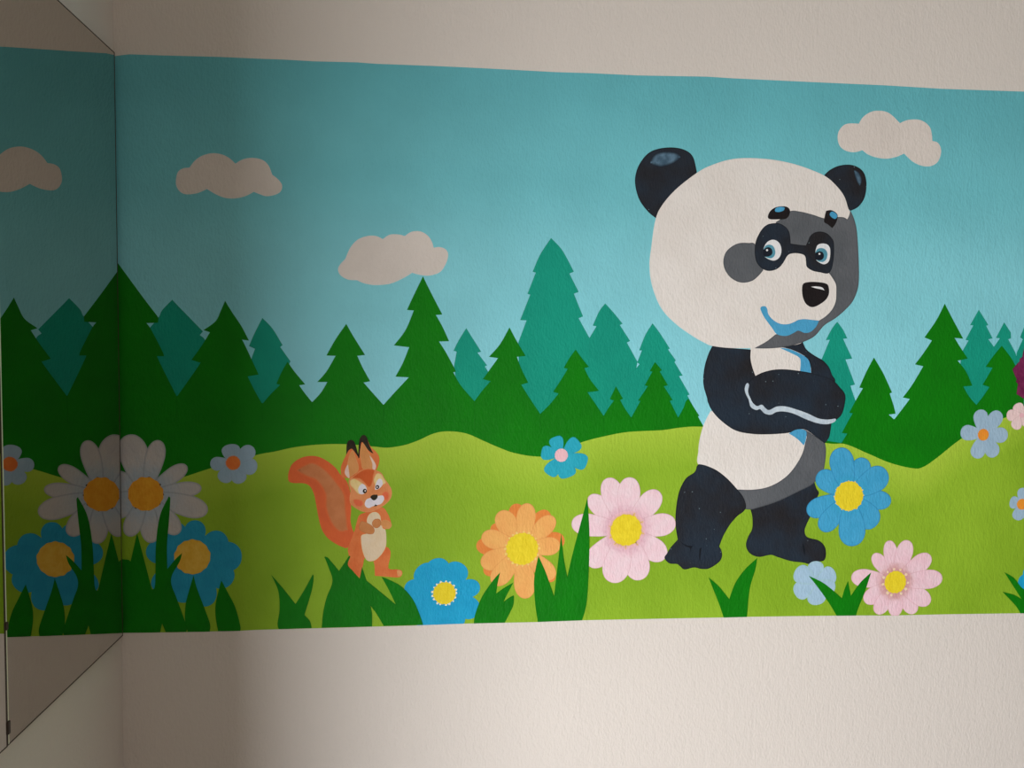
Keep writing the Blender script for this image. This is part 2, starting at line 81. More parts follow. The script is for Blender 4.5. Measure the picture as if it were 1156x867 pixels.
 's_toe': '577.9 923.9, 585.9 922.1, 588.0 914.5, 581.2 909.7, 577.9 916.0',
 's_belly': '514.4 1042.4, 522.2 1050.9, 532.7 1052.1, 540.6 1044.8, 542.8 1034.0, 546.0 1017.8, 552.6 1012.4, 554.5 990.8, 552.7 974.6, 543.5 958.6, 530.3 946.6, 517.1 944.7, 509.2 951.0, 502.6 970.0, 500.0 991.6, 501.8 1002.3, 514.4 1006.1, 524.9 1015.4, 513.1 1029.0',
 's_arm_l': '498.7 1030.5, 506.5 1031.8, 522.3 1023.5, 528.9 1014.0, 526.3 1005.2, 517.1 1003.9, 503.9 1009.0, 496.1 1015.8',
 's_paw': '523.6 1028.9, 528.8 1036.3, 538.0 1037.3, 542.8 1031.3, 541.2 1021.9, 534.1 1017.2, 526.2 1020.2',
 's_arm_r': '540.2 1028.7, 551.2 1035.2, 563.1 1029.7, 565.7 1021.6, 559.2 1015.0, 547.3 1019.2',
 's_head': '475.1 1124.5, 485.5 1132.4, 498.6 1143.0, 514.3 1146.9, 530.0 1144.2, 543.1 1137.4, 551.0 1124.0, 558.9 1113.2, 565.5 1099.8, 564.3 1083.7, 553.8 1070.4, 538.0 1059.8, 522.2 1053.2, 503.9 1053.4, 488.2 1061.6, 477.7 1071.1, 475.6 1084.5, 477.7 1097.8, 473.8 1113.8',
 's_brow': '481.6 1127.1, 496.0 1140.4, 511.6 1146.7, 528.7 1144.2, 526.8 1130.8, 525.3 1118.8, 520.8 1108.2, 514.8 1106.9, 507.7 1114.9, 497.3 1124.3',
 's_ear_l': '469.9 1127.2!, 459.5 1129.9, 456.9 1148.6, 462.1 1164.5, 469.9 1183.0, 470.4 1201.6, 475.1 1208.2, 484.2 1205.5, 490.7 1188.3, 496.5 1169.6, 502.5 1153.6, 498.6 1135.0, 482.9 1127.1',
 's_eartip_l': '468.6 1177.7!, 469.4 1198.9, 473.8 1208.2, 482.9 1208.2, 488.6 1197.6, 495.9 1169.6!, 486.8 1183.0, 480.3 1190.4, 473.8 1187.0',
 's_earin_l': '468.6 1132.5, 466.0 1140.5, 470.4 1156.5, 475.6 1177.7, 482.9 1187.0, 488.1 1172.3, 494.7 1153.7, 493.4 1141.7, 485.5 1135.1, 475.1 1128.5',
 's_earrim_l': '472.5 1127.2, 466.0 1135.2, 465.2 1143.2, 471.7 1156.5, 474.1 1145.8, 475.9 1128.5',
 's_ear_r': '498.6 1140.3, 494.6 1164.3, 495.9 1188.3, 498.5 1212.2, 505.0 1220.1, 512.9 1212.1, 519.4 1196.2, 532.5 1182.8, 539.1 1169.5, 535.7 1150.8, 527.9 1140.2, 511.6 1142.9',
 's_eartip_r': '493.9 1169.6!, 494.6 1193.6, 497.2 1212.2, 503.7 1220.1, 511.6 1216.1, 517.3 1198.8, 526.2 1179.6!, 515.5 1186.9, 502.4 1204.7, 498.5 1190.9, 496.5 1171.0!',
 's_earin_r': '503.8 1147.0, 500.1 1161.6, 497.8 1182.9, 502.2 1201.5, 506.4 1201.5, 515.5 1184.2, 528.6 1162.8, 532.0 1153.5, 527.9 1145.0, 516.9 1147.7',
 's_earrim_r': '528.7 1142.8, 532.3 1153.5, 524.7 1168.2, 518.1 1174.9, 523.4 1158.9, 524.2 1146.9',
 's_patch_l': '475.6 1121.8, 485.5 1126.6, 498.6 1120.3, 509.1 1110.9, 512.2 1097.5, 503.8 1090.9, 493.4 1091.0, 482.9 1103.1, 476.4 1111.2',
 's_patch_r': '526.1 1124.2, 532.6 1136.9, 543.1 1136.1, 551.0 1124.0, 554.2 1115.9, 545.8 1110.1, 539.2 1109.3, 532.7 1101.4, 527.9 1113.4',
 's_eye_l': '493.9 1104.4, 501.2 1114.2, 509.6 1109.6, 512.2 1098.9, 504.4 1091.7, 496.0 1093.7',
 's_eye_r': '531.3 1113.4, 536.6 1124.1, 543.6 1124.0, 546.3 1113.3, 539.2 1104.0, 530.0 1101.4',
 's_cheek_l': '482.9 1079.1, 490.8 1081.7, 502.6 1078.4, 506.0 1069.5, 498.6 1063.4, 486.9 1067.0',
 's_cheek_r': '543.7 1091.9, 552.4 1098.5, 560.3 1093.1, 559.0 1079.7, 552.4 1076.3, 547.1 1082.5',
 's_muzzle': '507.8 1070.8, 511.7 1080.1, 522.2 1084.1, 537.9 1087.9, 547.1 1087.9, 549.3 1079.8, 543.2 1070.5, 534.0 1067.3, 524.8 1064.7, 517.0 1061.3, 510.4 1064.1',
 's_nose': '519.6 1085.4!, 524.8 1089.9, 534.8 1090.6!, 535.3 1083.9, 528.8 1078.1, 523.5 1080.0',
 's_mouth': '526.9 1065.3!, 530.1 1067.9, 530.9 1071.1!, 532.2 1067.9, 535.9 1067.3!, 532.7 1065.2',
 's_tooth': '526.9 1064.2, 530.1 1065.2, 535.3 1066.5, 534.0 1063.0, 530.1 1062.0',
 'grass_a': '0.3 958.1!, 17.1 956.0, 20.4 952.5!, 34.4 1012.3!, 43.9 973.1, 62.8 892.1!, 69.6 902.5, 72.3 986.6, 81.3 1049.4, 100.0 1091.0!, 102.7 1087.5, 99.5 1038.7, 94.9 986.3, 95.0 935.4!, 112.0 956.2, 125.5 969.0!, 120.3 950.8, 104.9 922.9, 103.0 901.8, 112.8 873.4, 132.4 812.8, 132.2 798.6!, 90.2 799.3!, 83.0 818.3!, 78.5 798.9!, -3.2 799.3!',
 'grass_b': '148.5 920.3!, 155.0 893.7, 169.8 850.9, 181.4 815.1, 180.6 797.7!, 135.6 798.5!, 130.1 823.5, 131.8 858.8, 139.8 890.5',
 'grass_c': '205.8 908.6!, 219.2 881.7, 234.3 849.4, 244.3 809.9, 244.2 797.4!, 198.2 798.3!, 193.4 829.0, 193.6 857.4, 200.6 889.2',
 'grass_d': '310.0 918.2!, 331.6 892.2, 360.5 853.8!, 378.1 882.2, 397.2 918.0!, 399.2 915.0, 395.6 884.8, 379.4 829.2!, 391.1 815.2, 394.6 800.3!, 325.4 799.6!, 322.5 810.9, 327.0 844.0, 324.3 883.3',
 'grass_e': '422.1 955.3!, 429.4 953.7, 452.9 924.6!, 466.1 944.0, 474.4 957.5!, 477.3 955.9, 472.0 937.9, 483.8 922.5, 497.1 905.5!, 502.1 931.9!, 510.4 906.8, 517.0 882.3, 520.0 851.8, 523.9 827.2, 523.9 800.3!, 416.0 800.3!, 419.0 832.8, 426.4 866.0, 439.0 902.1, 430.9 932.5',
 'grass_f': '506.0 906.9!, 528.2 888.2, 575.4 847.4!, 561.0 878.3, 544.5 909.2!, 560.9 902.8, 587.8 887.0, 611.9 858.9, 627.0 824.7, 634.7 801.2!, 549.2 800.9!, 534.3 827.0, 516.4 856.4',
 'grass_g': '803.4 914.6!, 797.5 887.9, 794.9 867.3!, 811.9 879.4, 833.1 891.3!, 820.2 866.8, 811.4 848.4!, 826.4 859.2, 834.6 862.3!, 833.6 841.6, 824.8 821.1, 814.7 801.5!, 746.1 801.5!, 749.2 822.9, 763.1 859.8, 787.3 896.4',
 'grass_h': '888.3 950.2!, 906.1 910.6, 924.5 858.3!, 930.8 918.4, 938.8 999.1!, 944.9 947.2, 953.8 901.4!, 967.5 963.5, 996.9 1078.9!, 1002.3 1000.3, 1002.3 917.1, 998.4 842.1, 988.6 802.6!, 888.8 801.3!, 882.1 844.7, 879.4 898.7',
 'grass_i': '1279.0 893.9!, 1302.8 873.7, 1328.5 842.9!, 1341.6 879.3, 1363.6 910.8, 1391.7 936.4!, 1388.1 910.3, 1376.2 865.8, 1371.3 800.6!, 1316.5 800.9!, 1303.7 835.4, 1290.0 867.6',
 'grass_j': '1516.0 893.6!, 1554.5 874.5, 1598.0 839.3!, 1603.9 860.3, 1611.5 878.6!, 1619.7 844.1!, 1641.7 875.4, 1667.2 898.7!, 1653.4 854.0, 1639.3 817.2, 1633.3 797.7!, 1586.8 798.3!, 1566.7 829.4, 1538.4 866.9',
 'grass_k': '1998.8 892.6!, 2023.3 878.7, 2050.8 851.2, 2081.1 866.8, 2102.6 898.8!, 2099.4 844.7, 2090.3 792.3!, 2044.3 793.4!, 2029.1 813.8, 1996.3 845.8!, 2025.1 838.2, 2045.6 827.0!, 2024.3 857.1',
}
FLOWERS = {
 'daisy_white': (52.8, 1096.1, 34.8, [(-25.8, 1127.9, 54.7), (-26.8, 1060.5, 54.7), (18.3, 1221.2, 59.6), (81.4, 1209.7, 39.8), (136.9, 1155.5, 33.5), (166.5, 1108.2, 33.5), (178.7, 1057.0, 47.2), (119.2, 1010.4, 41.0), (64.0, 991.5, 39.8), (15.7, 1006.6, 37.3)]),
 'blue_corner': (146.2, 960.2, 36.4, [(96.1, 1031.8, 50.5), (52.2, 976.4, 50.5), (66.2, 892.0, 47.1), (121.1, 862.6, 50.5), (154.7, 1038.7, 43.8), (216.7, 1003.8, 50.5), (248.6, 959.2, 64.0), (227.8, 902.9, 57.2), (177.6, 853.5, 53.9)]),
 'pale_corner': (232.0, 1161.0, 15.2, [(184.6, 1158.4, 29.1), (208.2, 1120.5, 31.7), (248.7, 1117.6, 31.7), (281.4, 1149.5, 35.5), (275.1, 1192.9, 31.7), (225.2, 1200.8, 38.0)]),
 'blue_meadow': (680.9, 870.6, 24.2, [(694.7, 783.0, 72.7), (636.2, 788.7, 76.8), (608.0, 826.3, 76.8), (593.8, 885.1, 44.4), (623.6, 930.2, 56.6), (659.5, 947.9, 52.5), (717.9, 936.7, 52.5), (758.9, 884.6, 40.4), (755.3, 822.8, 50.5)]),
 'orange_back': (852.0, 966.6, 16.4, [(835.9, 1067.6, 41.1), (908.5, 1051.0, 41.1), (946.5, 987.2, 43.8), (750.1, 976.4, 41.1), (783.5, 1019.6, 32.8), (768.2, 913.2, 38.3), (924.3, 893.7, 32.8)]),
 'orange': (852.0, 966.6, 35.0, [(800.8, 1050.8, 46.5), (922.4, 1037.1, 41.1), (937.0, 973.6, 41.1), (762.1, 998.1, 42.4), (761.2, 932.5, 45.2), (788.8, 888.1, 45.2), (861.5, 854.8, 47.9), (924.2, 899.2, 41.1), (863.2, 1068.4, 42.4)]),
 'pink_big': (1085.8, 1005.7, 35.0, [(1000.0, 1083.0, 42.6), (961.9, 1023.8, 50.2), (1000.9, 926.8, 51.7), (1039.9, 1123.0, 50.2), (1092.7, 1124.7, 51.7), (1160.3, 1092.1, 50.2), (1199.4, 1020.9, 51.7), (1177.7, 940.9, 51.7), (1122.9, 891.9, 57.8), (1055.9, 886.5, 62.3)]),
 'turq': (936.9, 1174.7, 14.4, [(921.1, 1215.5, 30.9), (975.6, 1206.1, 33.0), (994.5, 1156.0, 35.1), (954.0, 1125.4, 39.2), (908.7, 1131.0, 33.0), (892.1, 1181.8, 30.9)]),
 'blue_panda': (1607.1, 1078.0, 33.6, [(1643.6, 1165.0, 49.0), (1709.8, 1063.3, 44.5), (1698.3, 1133.5, 59.4), (1675.8, 1007.8, 57.9), (1529.6, 1130.2, 49.0), (1507.3, 1041.2, 47.5), (1542.4, 998.9, 47.5), (1579.2, 1189.3, 57.9), (1622.2, 961.2, 63.8)]),
 'pink_small': (1727.4, 874.5, 25.9, [(1671.2, 941.7, 32.8), (1707.6, 972.8, 34.0), (1755.3, 972.8, 41.6), (1812.2, 935.8, 42.8), (1619.4, 889.8, 42.8), (1652.5, 831.0, 40.3), (1683.6, 800.6, 37.8), (1779.4, 800.0, 37.8), (1815.3, 823.0, 41.6), (1843.5, 881.9, 45.3), (1730.3, 793.4, 36.5)]),
 'haze': (1532.3, 878.7, 0.0, [(1532.5, 927.6, 38.3), (1580.3, 899.7, 44.0), (1577.7, 854.2, 44.0), (1538.9, 825.0, 44.0), (1484.4, 850.7, 44.0), (1483.5, 906.6, 44.0)]),
 'pale_right': (1931.8, 1219.1, 13.5, [(1920.4, 1277.8, 35.9), (1972.2, 1272.7, 35.9), (1993.3, 1217.7, 35.9), (1965.7, 1168.4, 35.9), (1914.8, 1164.1, 35.9), (1875.3, 1226.2, 35.9)]),
 'pale_edge': (2036.0, 1054.4, 12.6, [(2005.0, 1061.2, 29.4), (2023.7, 1017.1, 29.4), (2039.1, 1093.7, 29.4), (2069.3, 1060.6, 29.4), (2059.9, 1021.3, 29.4)]),
 'pink_edge': (2026.2, 1264.6, 5.6, [(2011.4, 1292.2, 27.2), (1988.0, 1264.6, 27.2), (2007.9, 1232.9, 27.2), (2046.3, 1242.7, 27.2), (2045.8, 1282.0, 27.2)]),
 'blue_edge': (2081.8, 850.5, 15.0, [(2037.6, 878.4, 34.6), (2056.4, 905.1, 34.6), (2096.3, 909.7, 34.6), (2129.5, 876.7, 34.6), (2131.6, 833.2, 34.6), (2107.1, 801.2, 34.6), (2042.4, 835.1, 34.6)]),
 'burgundy': (2094.9, 1358.2, 29.5, [(2194.0, 1358.8, 27.2), (2181.4, 1331.6, 27.2), (2175.8, 1302.2, 27.2), (2147.5, 1288.6, 27.2), (2123.4, 1269.4, 27.2), (2091.4, 1275.1, 27.2), (2059.3, 1274.2, 27.2), (2037.2, 1296.8, 27.2), (2010.6, 1314.3, 27.2), (2007.6, 1344.1, 27.2), (1997.6, 1372.6, 27.2), (2014.7, 1397.1, 27.2), (2025.4, 1424.7, 27.2), (2055.6, 1433.8, 27.2), (2082.6, 1449.1, 27.2), (2113.1, 1438.9, 27.2), (2145.3, 1435.2, 27.2), (2163.4, 1409.9, 27.2), (2187.1, 1388.6, 27.2)]),
}
PUPIL_GLINTS = ['1396.6 1635.0 2.50', '1519.4 1629.3 2.35']
SQ_DOTS = [('508.0 1098.5 4.45', 'pupil', 7, 'b'), ('534.8 1107.0 3.94', 'pupil', 7, 'b'), ('508.9 1098.9 1.57', 'pupil_glint', 7.6, 'w'), ('534.4 1106.7 1.58', 'pupil_glint', 7.6, 'w')]
ROOM_X0 = -0.35
ROOM_X1 = 3.6
ROOM_YF = -3.6
PIER = 1.16
WINDOW = (-3.06, -1.6, 0.07, 0.63)
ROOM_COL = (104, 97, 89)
FLOOR_COL = (80, 68, 58)
LIGHT_COL = (0.97, 0.985, 1.0)
MIRROR_COL = (0.62, 0.6, 0.56, 1)
MIRROR_A = (-0.018, -0.4785, 0.008608000000000001, 0.011371000000000001, 0.8, 2.0)
MIRROR_B = (-0.4825, -0.76, 0.012371, 0.005, 0.8, 2.0)
CLIPS = [(0.828, 0.01), (0.985, 0.006)]
POWER = 118.0
EXPOSURE = 0.15

scene = bpy.context.scene
COL = scene.collection
random.seed(4)

# ------------------------------------------------------------------ colour and materials
def lin(c):
    out = []
    for v in c:
        v = v / 255.0
        out.append(v / 12.92 if v <= 0.04045 else ((v + 0.055) / 1.055) ** 2.4)
    return out

PAINT_GAIN = 1.16          # photo value of a surface in the well lit part of the wall -> albedo

def alb(c):
    return [min(0.92, v * PAINT_GAIN) for v in lin(c)] + [1.0]

def new_mat(name):
    m = bpy.data.materials.new(name)
    m.use_nodes = True
    nt = m.node_tree
    for n in list(nt.nodes):
        nt.nodes.remove(n)
    out = nt.nodes.new('ShaderNodeOutputMaterial')
    b = nt.nodes.new('ShaderNodeBsdfPrincipled')
    nt.links.new(b.outputs[0], out.inputs[0])
    return m, nt, b, out

def math_node(nt, op, a, b=None, clamp=False):
    n = nt.nodes.new('ShaderNodeMath'); n.operation = op; n.use_clamp = clamp
    for i, v in enumerate((a, b)):
        if v is None: continue
        if isinstance(v, (int, float)): n.inputs[i].default_value = v
        else: nt.links.new(v, n.inputs[i])
    return n.outputs[0]

def mix_col(nt, fac, a, b):
    n = nt.nodes.new('ShaderNodeMix'); n.data_type = 'RGBA'
    for i, v in ((0, fac), (6, a), (7, b)):
        if isinstance(v, (int, float)): n.inputs[i].default_value = v
        elif isinstance(v, (list, tuple)): n.inputs[i].default_value = v
        else: nt.links.new(v, n.inputs[i])
    return n.outputs[2]

def noise(nt, vec, scale, detail=2.0, stretch=None, rough=0.5):
    n = nt.nodes.new('ShaderNodeTexNoise')
    n.inputs['Scale'].default_value = scale
    n.inputs['Detail'].default_value = detail
    n.inputs['Roughness'].default_value = rough
    if stretch:
        mp = nt.nodes.new('ShaderNodeMapping')
        mp.inputs['Scale'].default_value = stretch
        nt.links.new(vec, mp.inputs['Vector']); vec = mp.outputs[0]
    nt.links.new(vec, n.inputs['Vector'])
    return n.outputs['Fac']

def ramp(nt, fac, stops):
    r = nt.nodes.new('ShaderNodeValToRGB')
    r.color_ramp.interpolation = 'EASE'
    e = r.color_ramp.elements
    while len(e) < len(stops): e.new(0.5)
    for el, (p, c) in zip(e, stops):
        el.position = p; el.color = c
    nt.links.new(fac, r.inputs[0])
    return r.outputs[0]

def plaster_bump(nt, b, vec, strength=0.5):
    """Fine roller grain and a few brush ridges shared by the wall and the paint on it."""
    n1 = noise(nt, vec, 230.0, 2.0, (1.0, 1.0, 0.5))
    n2 = noise(nt, vec, 80.0, 2.0, (1.0, 1.0, 0.5))
    h = math_node(nt, 'ADD', math_node(nt, 'MULTIPLY', n1, 0.55), math_node(nt, 'MULTIPLY', n2, 0.6))
    bp = nt.nodes.new('ShaderNodeBump')
    bp.inputs['Strength'].default_value = strength
    bp.inputs['Distance'].default_value = 0.004
    nt.links.new(h, bp.inputs['Height'])
    nt.links.new(bp.outputs[0], b.inputs['Normal'])

MATS = {}
def paint(name, c1, c2=None, edge=None, edge_amt=0.0, soft=None, radial=None, height=None,
          n_scale=14.0, rough=0.6, specks=False, bump=0.5):
    """Wall paint.  c1/c2: brushed mix; edge: a darker brush outline where the shape ends; soft: the outline is
    air-brushed out into this colour underneath; radial: [(distance in m, colour)] blended outwards from the object's origin;
    height: [(z in m, colour)] blended over the wall height."""
    if name in MATS: return MATS[name]
    m, nt, b, out = new_mat(name)
    tc = nt.nodes.new('ShaderNodeTexCoord')
    geo = nt.nodes.new('ShaderNodeNewGeometry')
    vec = geo.outputs['Position']
    c1 = alb(c1); c2 = alb(c2) if c2 else [v * 0.9 for v in c1[:3]] + [1]
    nz = noise(nt, vec, n_scale, 3.0)
    f = ramp(nt, nz, [(0.3, (0, 0, 0, 1)), (0.7, (1, 1, 1, 1))])
    if height:
        z0, z1 = height[0][0], height[-1][0]
        sp = nt.nodes.new('ShaderNodeSeparateXYZ'); nt.links.new(vec, sp.inputs[0])
        t = math_node(nt, 'DIVIDE', math_node(nt, 'SUBTRACT', sp.outputs[2], z0), z1 - z0, True)
        col = ramp(nt, t, [((z - z0) / (z1 - z0), alb(c)) for z, c in height])
        dk = mix_col(nt, f, (0.96, 0.96, 0.96, 1), (1.03, 1.03, 1.03, 1))
        mm = nt.nodes.new('ShaderNodeMix'); mm.data_type = 'RGBA'; mm.blend_type = 'MULTIPLY'
        mm.inputs[0].default_value = 1.0
        nt.links.new(col, mm.inputs[6]); nt.links.new(dk, mm.inputs[7]); col = mm.outputs[2]
    else:
        col = mix_col(nt, f, c1, c2)
    if radial:
        ln = nt.nodes.new('ShaderNodeVectorMath'); ln.operation = 'LENGTH'
        nt.links.new(tc.outputs['Object'], ln.inputs[0])
        r1 = radial[-1][0]
        wob = math_node(nt, 'MULTIPLY', math_node(nt, 'SUBTRACT', noise(nt, vec, 90.0, 2.0), 0.5), 0.35 * r1)
        t = math_node(nt, 'DIVIDE', math_node(nt, 'ADD', ln.outputs['Value'], wob), r1, True)
        stops = [(d / r1, [1, 1, 1, a]) for d, c, a in radial]
        rc = ramp(nt, t, [(d / r1, alb(c)) for d, c, a in radial])
        ra = ramp(nt, t, [(d / r1, (a, a, a, 1)) for d, c, a in radial])
        col = mix_col(nt, ra, col, rc)
    if soft is not None: edge, edge_amt = soft, 1.0
    if edge is not None:
        at = nt.nodes.new('ShaderNodeAttribute'); at.attribute_name = 'rim'
        rim = at.outputs['Fac']
    if edge is not None:
        if soft is not None:
            rim = ramp(nt, rim, [(0.0, (0, 0, 0, 1)), (1.0, (1, 1, 1, 1))])
        col = mix_col(nt, math_node(nt, 'MULTIPLY', rim, edge_amt), col, alb(edge))
    if specks:
        vo = nt.nodes.new('ShaderNodeTexVoronoi'); vo.inputs['Scale'].default_value = 62.0
        nt.links.new(vec, vo.inputs['Vector'])
        near = math_node(nt, 'LESS_THAN', vo.outputs['Distance'], 0.065)
        sepc = nt.nodes.new('ShaderNodeSeparateColor'); nt.links.new(vo.outputs['Color'], sepc.inputs[0])
        few = math_node(nt, 'GREATER_THAN', sepc.outputs[0], 0.55)
        col = mix_col(nt, math_node(nt, 'MULTIPLY', math_node(nt, 'MULTIPLY', near, few), 0.6), col, alb((150, 170, 180)))
    nt.links.new(col, b.inputs['Base Color'])
    b.inputs['Roughness'].default_value = rough
    b.inputs['Specular IOR Level'].default_value = 0.12
    plaster_bump(nt, b, vec, bump)
    MATS[name] = m
    return m

def plain(name, c, rough=0.6, metallic=0.0, raw=False, bump=None, n_scale=6.0, var=0.04):
    if name in MATS: return MATS[name]
    m, nt, b, out = new_mat(name)
    geo = nt.nodes.new('ShaderNodeNewGeometry')
    base = list(c) + [1] if raw else alb(c)
    nz = noise(nt, geo.outputs['Position'], n_scale, 3.0)
    col = mix_col(nt, nz, [v * (1 - var) for v in base[:3]] + [1], [min(1, v * (1 + var)) for v in base[:3]] + [1])
    nt.links.new(col, b.inputs['Base Color'])
    b.inputs['Roughness'].default_value = rough
    b.inputs['Metallic'].default_value = metallic
    if bump: plaster_bump(nt, b, geo.outputs['Position'], bump)
    MATS[name] = m
    return m

# ------------------------------------------------------------------ geometry helpers
def parse(txt):
    pts = []
    for p in txt.split(','):
        p = p.strip(); c = p.endswith('!')
        x, z = p.rstrip('!').split()
        pts.append((float(x) / 1000.0, float(z) / 1000.0, c))
    return pts

def smooth_closed(pts, step=0.003):
    """Closed Catmull-Rom through the points, broken at the sharp corners."""
    n = len(pts); out = []
    for i in range(n):
        p1, p2 = pts[i], pts[(i + 1) % n]
        p0 = pts[i - 1] if not p1[2] else p1
        p3 = pts[(i + 2) % n] if not p2[2] else p2
        L = math.hypot(p2[0] - p1[0], p2[1] - p1[1])
        k = max(1, min(14, int(L / step)))
        for j in range(k):
            t = j / k; t2 = t * t; t3 = t2 * t
            out.append(tuple(0.5 * (2 * p1[a] + (p2[a] - p0[a]) * t + (2 * p0[a] - 5 * p1[a] + 4 * p2[a] - p3[a]) * t2
                             + (3 * p1[a] - p0[a] - 3 * p2[a] + p3[a]) * t3) for a in (0, 1)))
    return out

def area(p):
    return 0.5 * sum(p[i - 1][0] * p[i][1] - p[i][0] * p[i - 1][1] for i in range(len(p)))

def clip(p, f):
    """Keep the side of the outline where f(x, z) >= 0."""
    out = []
    for i in range(len(p)):
        a, b = p[i - 1], p[i]; fa, fb = f(*a), f(*b)
        if (fa >= 0) != (fb >= 0):
            t = fa / (fa - fb); out.append((a[0] + (b[0] - a[0]) * t, a[1] + (b[1] - a[1]) * t))
        if fb >= 0: out.append(b)
    return out

BOT = [(x, z) for x, z, c in parse(SHAPES['band_bottom'])][::-1]
BOT.append((ROOM_X1 - 0.001, BOT[-1][1]))      # the band runs on to the far wall
def bottom_z(x):
    for (x0, z0), (x1, z1) in zip(BOT, BOT[1:]):
        if x0 <= x <= x1: return z0 + (z1 - z0) * (x - x0) / (x1 - x0)
    return BOT[0][1] if x < BOT[0][0] else BOT[-1][1]

def bound(p):
    p = clip(p, lambda x, z: x - 0.0005)
    return clip(p, lambda x, z: z - bottom_z(x))

def inset(p, d):
    """Inner outline d further in, less where the shape is narrow, so that it never folds over."""
    P = np.array(p); n = len(P)
    prv, nxt = np.roll(P, 1, 0), np.roll(P, -1, 0)
    def unit(v):
        return v / np.maximum(np.linalg.norm(v, axis=1), 1e-9)[:, None]
    e1, e2 = unit(P - prv), unit(nxt - P)
    nn = unit(np.stack([-(e1 + e2)[:, 1], (e1 + e2)[:, 0]], 1))
    dd = np.full(n, d)
    E = nxt - P
    idx = np.arange(n)
    for i in range(n):                       # free width along the inward normal
        r = nn[i]; w = P - P[i]
        den = r[0] * E[:, 1] - r[1] * E[:, 0]
        den = np.where(np.abs(den) < 1e-12, 1e-12, den)
        t = (w[:, 0] * E[:, 1] - w[:, 1] * E[:, 0]) / den
        s = (w[:, 0] * r[1] - w[:, 1] * r[0]) / den
        ok = (t > 1e-7) & (s >= -1e-6) & (s <= 1 + 1e-6) & (idx != i) & (idx != (i - 1) % n)
        if ok.any(): dd[i] = min(d, 0.40 * t[ok].min())
    for _ in range(3):
        dd = np.minimum(dd, 0.5 * dd + 0.25 * (np.roll(dd, 1) + np.roll(dd, -1)))
    q = P + nn * dd[:, None]
    for _ in range(12):                      # no inner edge may run backwards
        bad = ((np.roll(q, -1, 0) - q) * E).sum(1) <= 0
        if not bad.any(): break
        for i in np.nonzero(bad)[0]:
            k = (i + 1) % n
            dd[i] *= 0.6; dd[k] *= 0.6
        q = P + nn * dd[:, None]
    return [tuple(map(float, a)) for a in q]

LAYER = 0.00004            # each coat of paint sits this much further off the plaster
BACK = -0.000004

def coat(name, outline, level, mat, parent=None, origin=(0, 0), rim=None, do_bound=True):
    """One painted shape: a thin closed coat of paint standing on the wall, its outline in wall metres.
    rim: width of the band along the outline that carries the 'rim' attribute."""
    p = bound(outline) if do_bound else outline
    q = []
    for a in p:
        if not q or math.hypot(a[0] - q[-1][0], a[1] - q[-1][1]) > 2e-5: q.append(a)
    if math.hypot(q[0][0] - q[-1][0], q[0][1] - q[-1][1]) < 2e-5: q.pop()
    p = q
    if area(p) < 0: p = p[::-1]
    y = -LAYER * level
    n = len(p)
    ox, oz = origin
    V = [(x - ox, y, z - oz) for x, z in p]
    F = []
    att = [1.0] * n
    inner = p
    if rim:
        inner = inset(p, rim)
        V += [(x - ox, y, z - oz) for x, z in inner]; att += [0.0] * n
        for i in range(n):
            j = (i + 1) % n; F.append((i, j, n + j, n + i))
    base = n if rim else 0
    for tri in tessellate_polygon([[Vector((x, z, 0)) for x, z in inner]]):
        a, b, c = tri
        s = (inner[b][0] - inner[a][0]) * (inner[c][1] - inner[a][1]) - (inner[c][0] - inner[a][0]) * (inner[b][1] - inner[a][1])
        F.append((base + a, base + b, base + c) if s > 0 else (base + a, base + c, base + b))
    k = len(V)
    V += [(x - ox, BACK, z - oz) for x, z in p]; att += [1.0] * n
    for i in range(n):
        j = (i + 1) % n; F.append((i, k + i, k + j, j))
    me = bpy.data.meshes.new(name)
    me.from_pydata(V, [], F); me.update()
    a = me.attributes.new('rim', 'FLOAT', 'POINT')
    a.data.foreach_set('value', att)
    me.materials.append(mat)
    o = bpy.data.objects.new(name, me); COL.objects.link(o)
    if parent is not None: o.parent = parent
    else: o.location = (ox, 0, oz)
    return o

def shape(key, step=0.003):
    return smooth_closed(parse(SHAPES[key]), step)

def tag(o, label, cat, group=None, kind=None):
    o['label'] = label; o['category'] = cat
    if group: o['group'] = group
    if kind: o['kind'] = kind
    return o

def empty(name, loc):
    o = bpy.data.objects.new(name, None); o.location = loc; COL.objects.link(o)
    o.empty_display_size = 0.05
    return o

def boxes(name, bl, mat, parent=None, bevel=0.0):
    V, F = [], []
    for (x0, x1, y0, y1, z0, z1) in bl:
        k = len(V)
        V += [(x0, y0, z0), (x1, y0, z0), (x1, y1, z0), (x0, y1, z0), (x0, y0, z1), (x1, y0, z1), (x1, y1, z1), (x0, y1, z1)]
        F += [tuple(k + i for i in f) for f in ((0, 3, 2, 1), (4, 5, 6, 7), (0, 1, 5, 4), (1, 2, 6, 5), (2, 3, 7, 6), (3, 0, 4, 7))]
    me = bpy.data.meshes.new(name); me.from_pydata(V, [], F); me.update()
    me.materials.append(mat)
    o = bpy.data.objects.new(name, me); COL.objects.link(o)
    if parent is not None: o.parent = parent
    if bevel:
        md = o.modifiers.new('bevel', 'BEVEL'); md.width = bevel; md.segments = 2
    return o

def structure(o):
    o['kind'] = 'structure'; return o

# ------------------------------------------------------------------ the room
PLASTER = plain('wall_plaster', (214, 205, 197), 0.75, bump=0.42, n_scale=3.0, var=0.02)
PLAIN_WHITE = plain('room_white', (212, 209, 204), 0.85)
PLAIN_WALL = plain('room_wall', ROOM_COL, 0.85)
FLOORM = plain('wood_floor', FLOOR_COL, 0.5, n_scale=9.0, var=0.12)
FRAME_WHITE = plain('window_white', (225, 225, 222), 0.4)

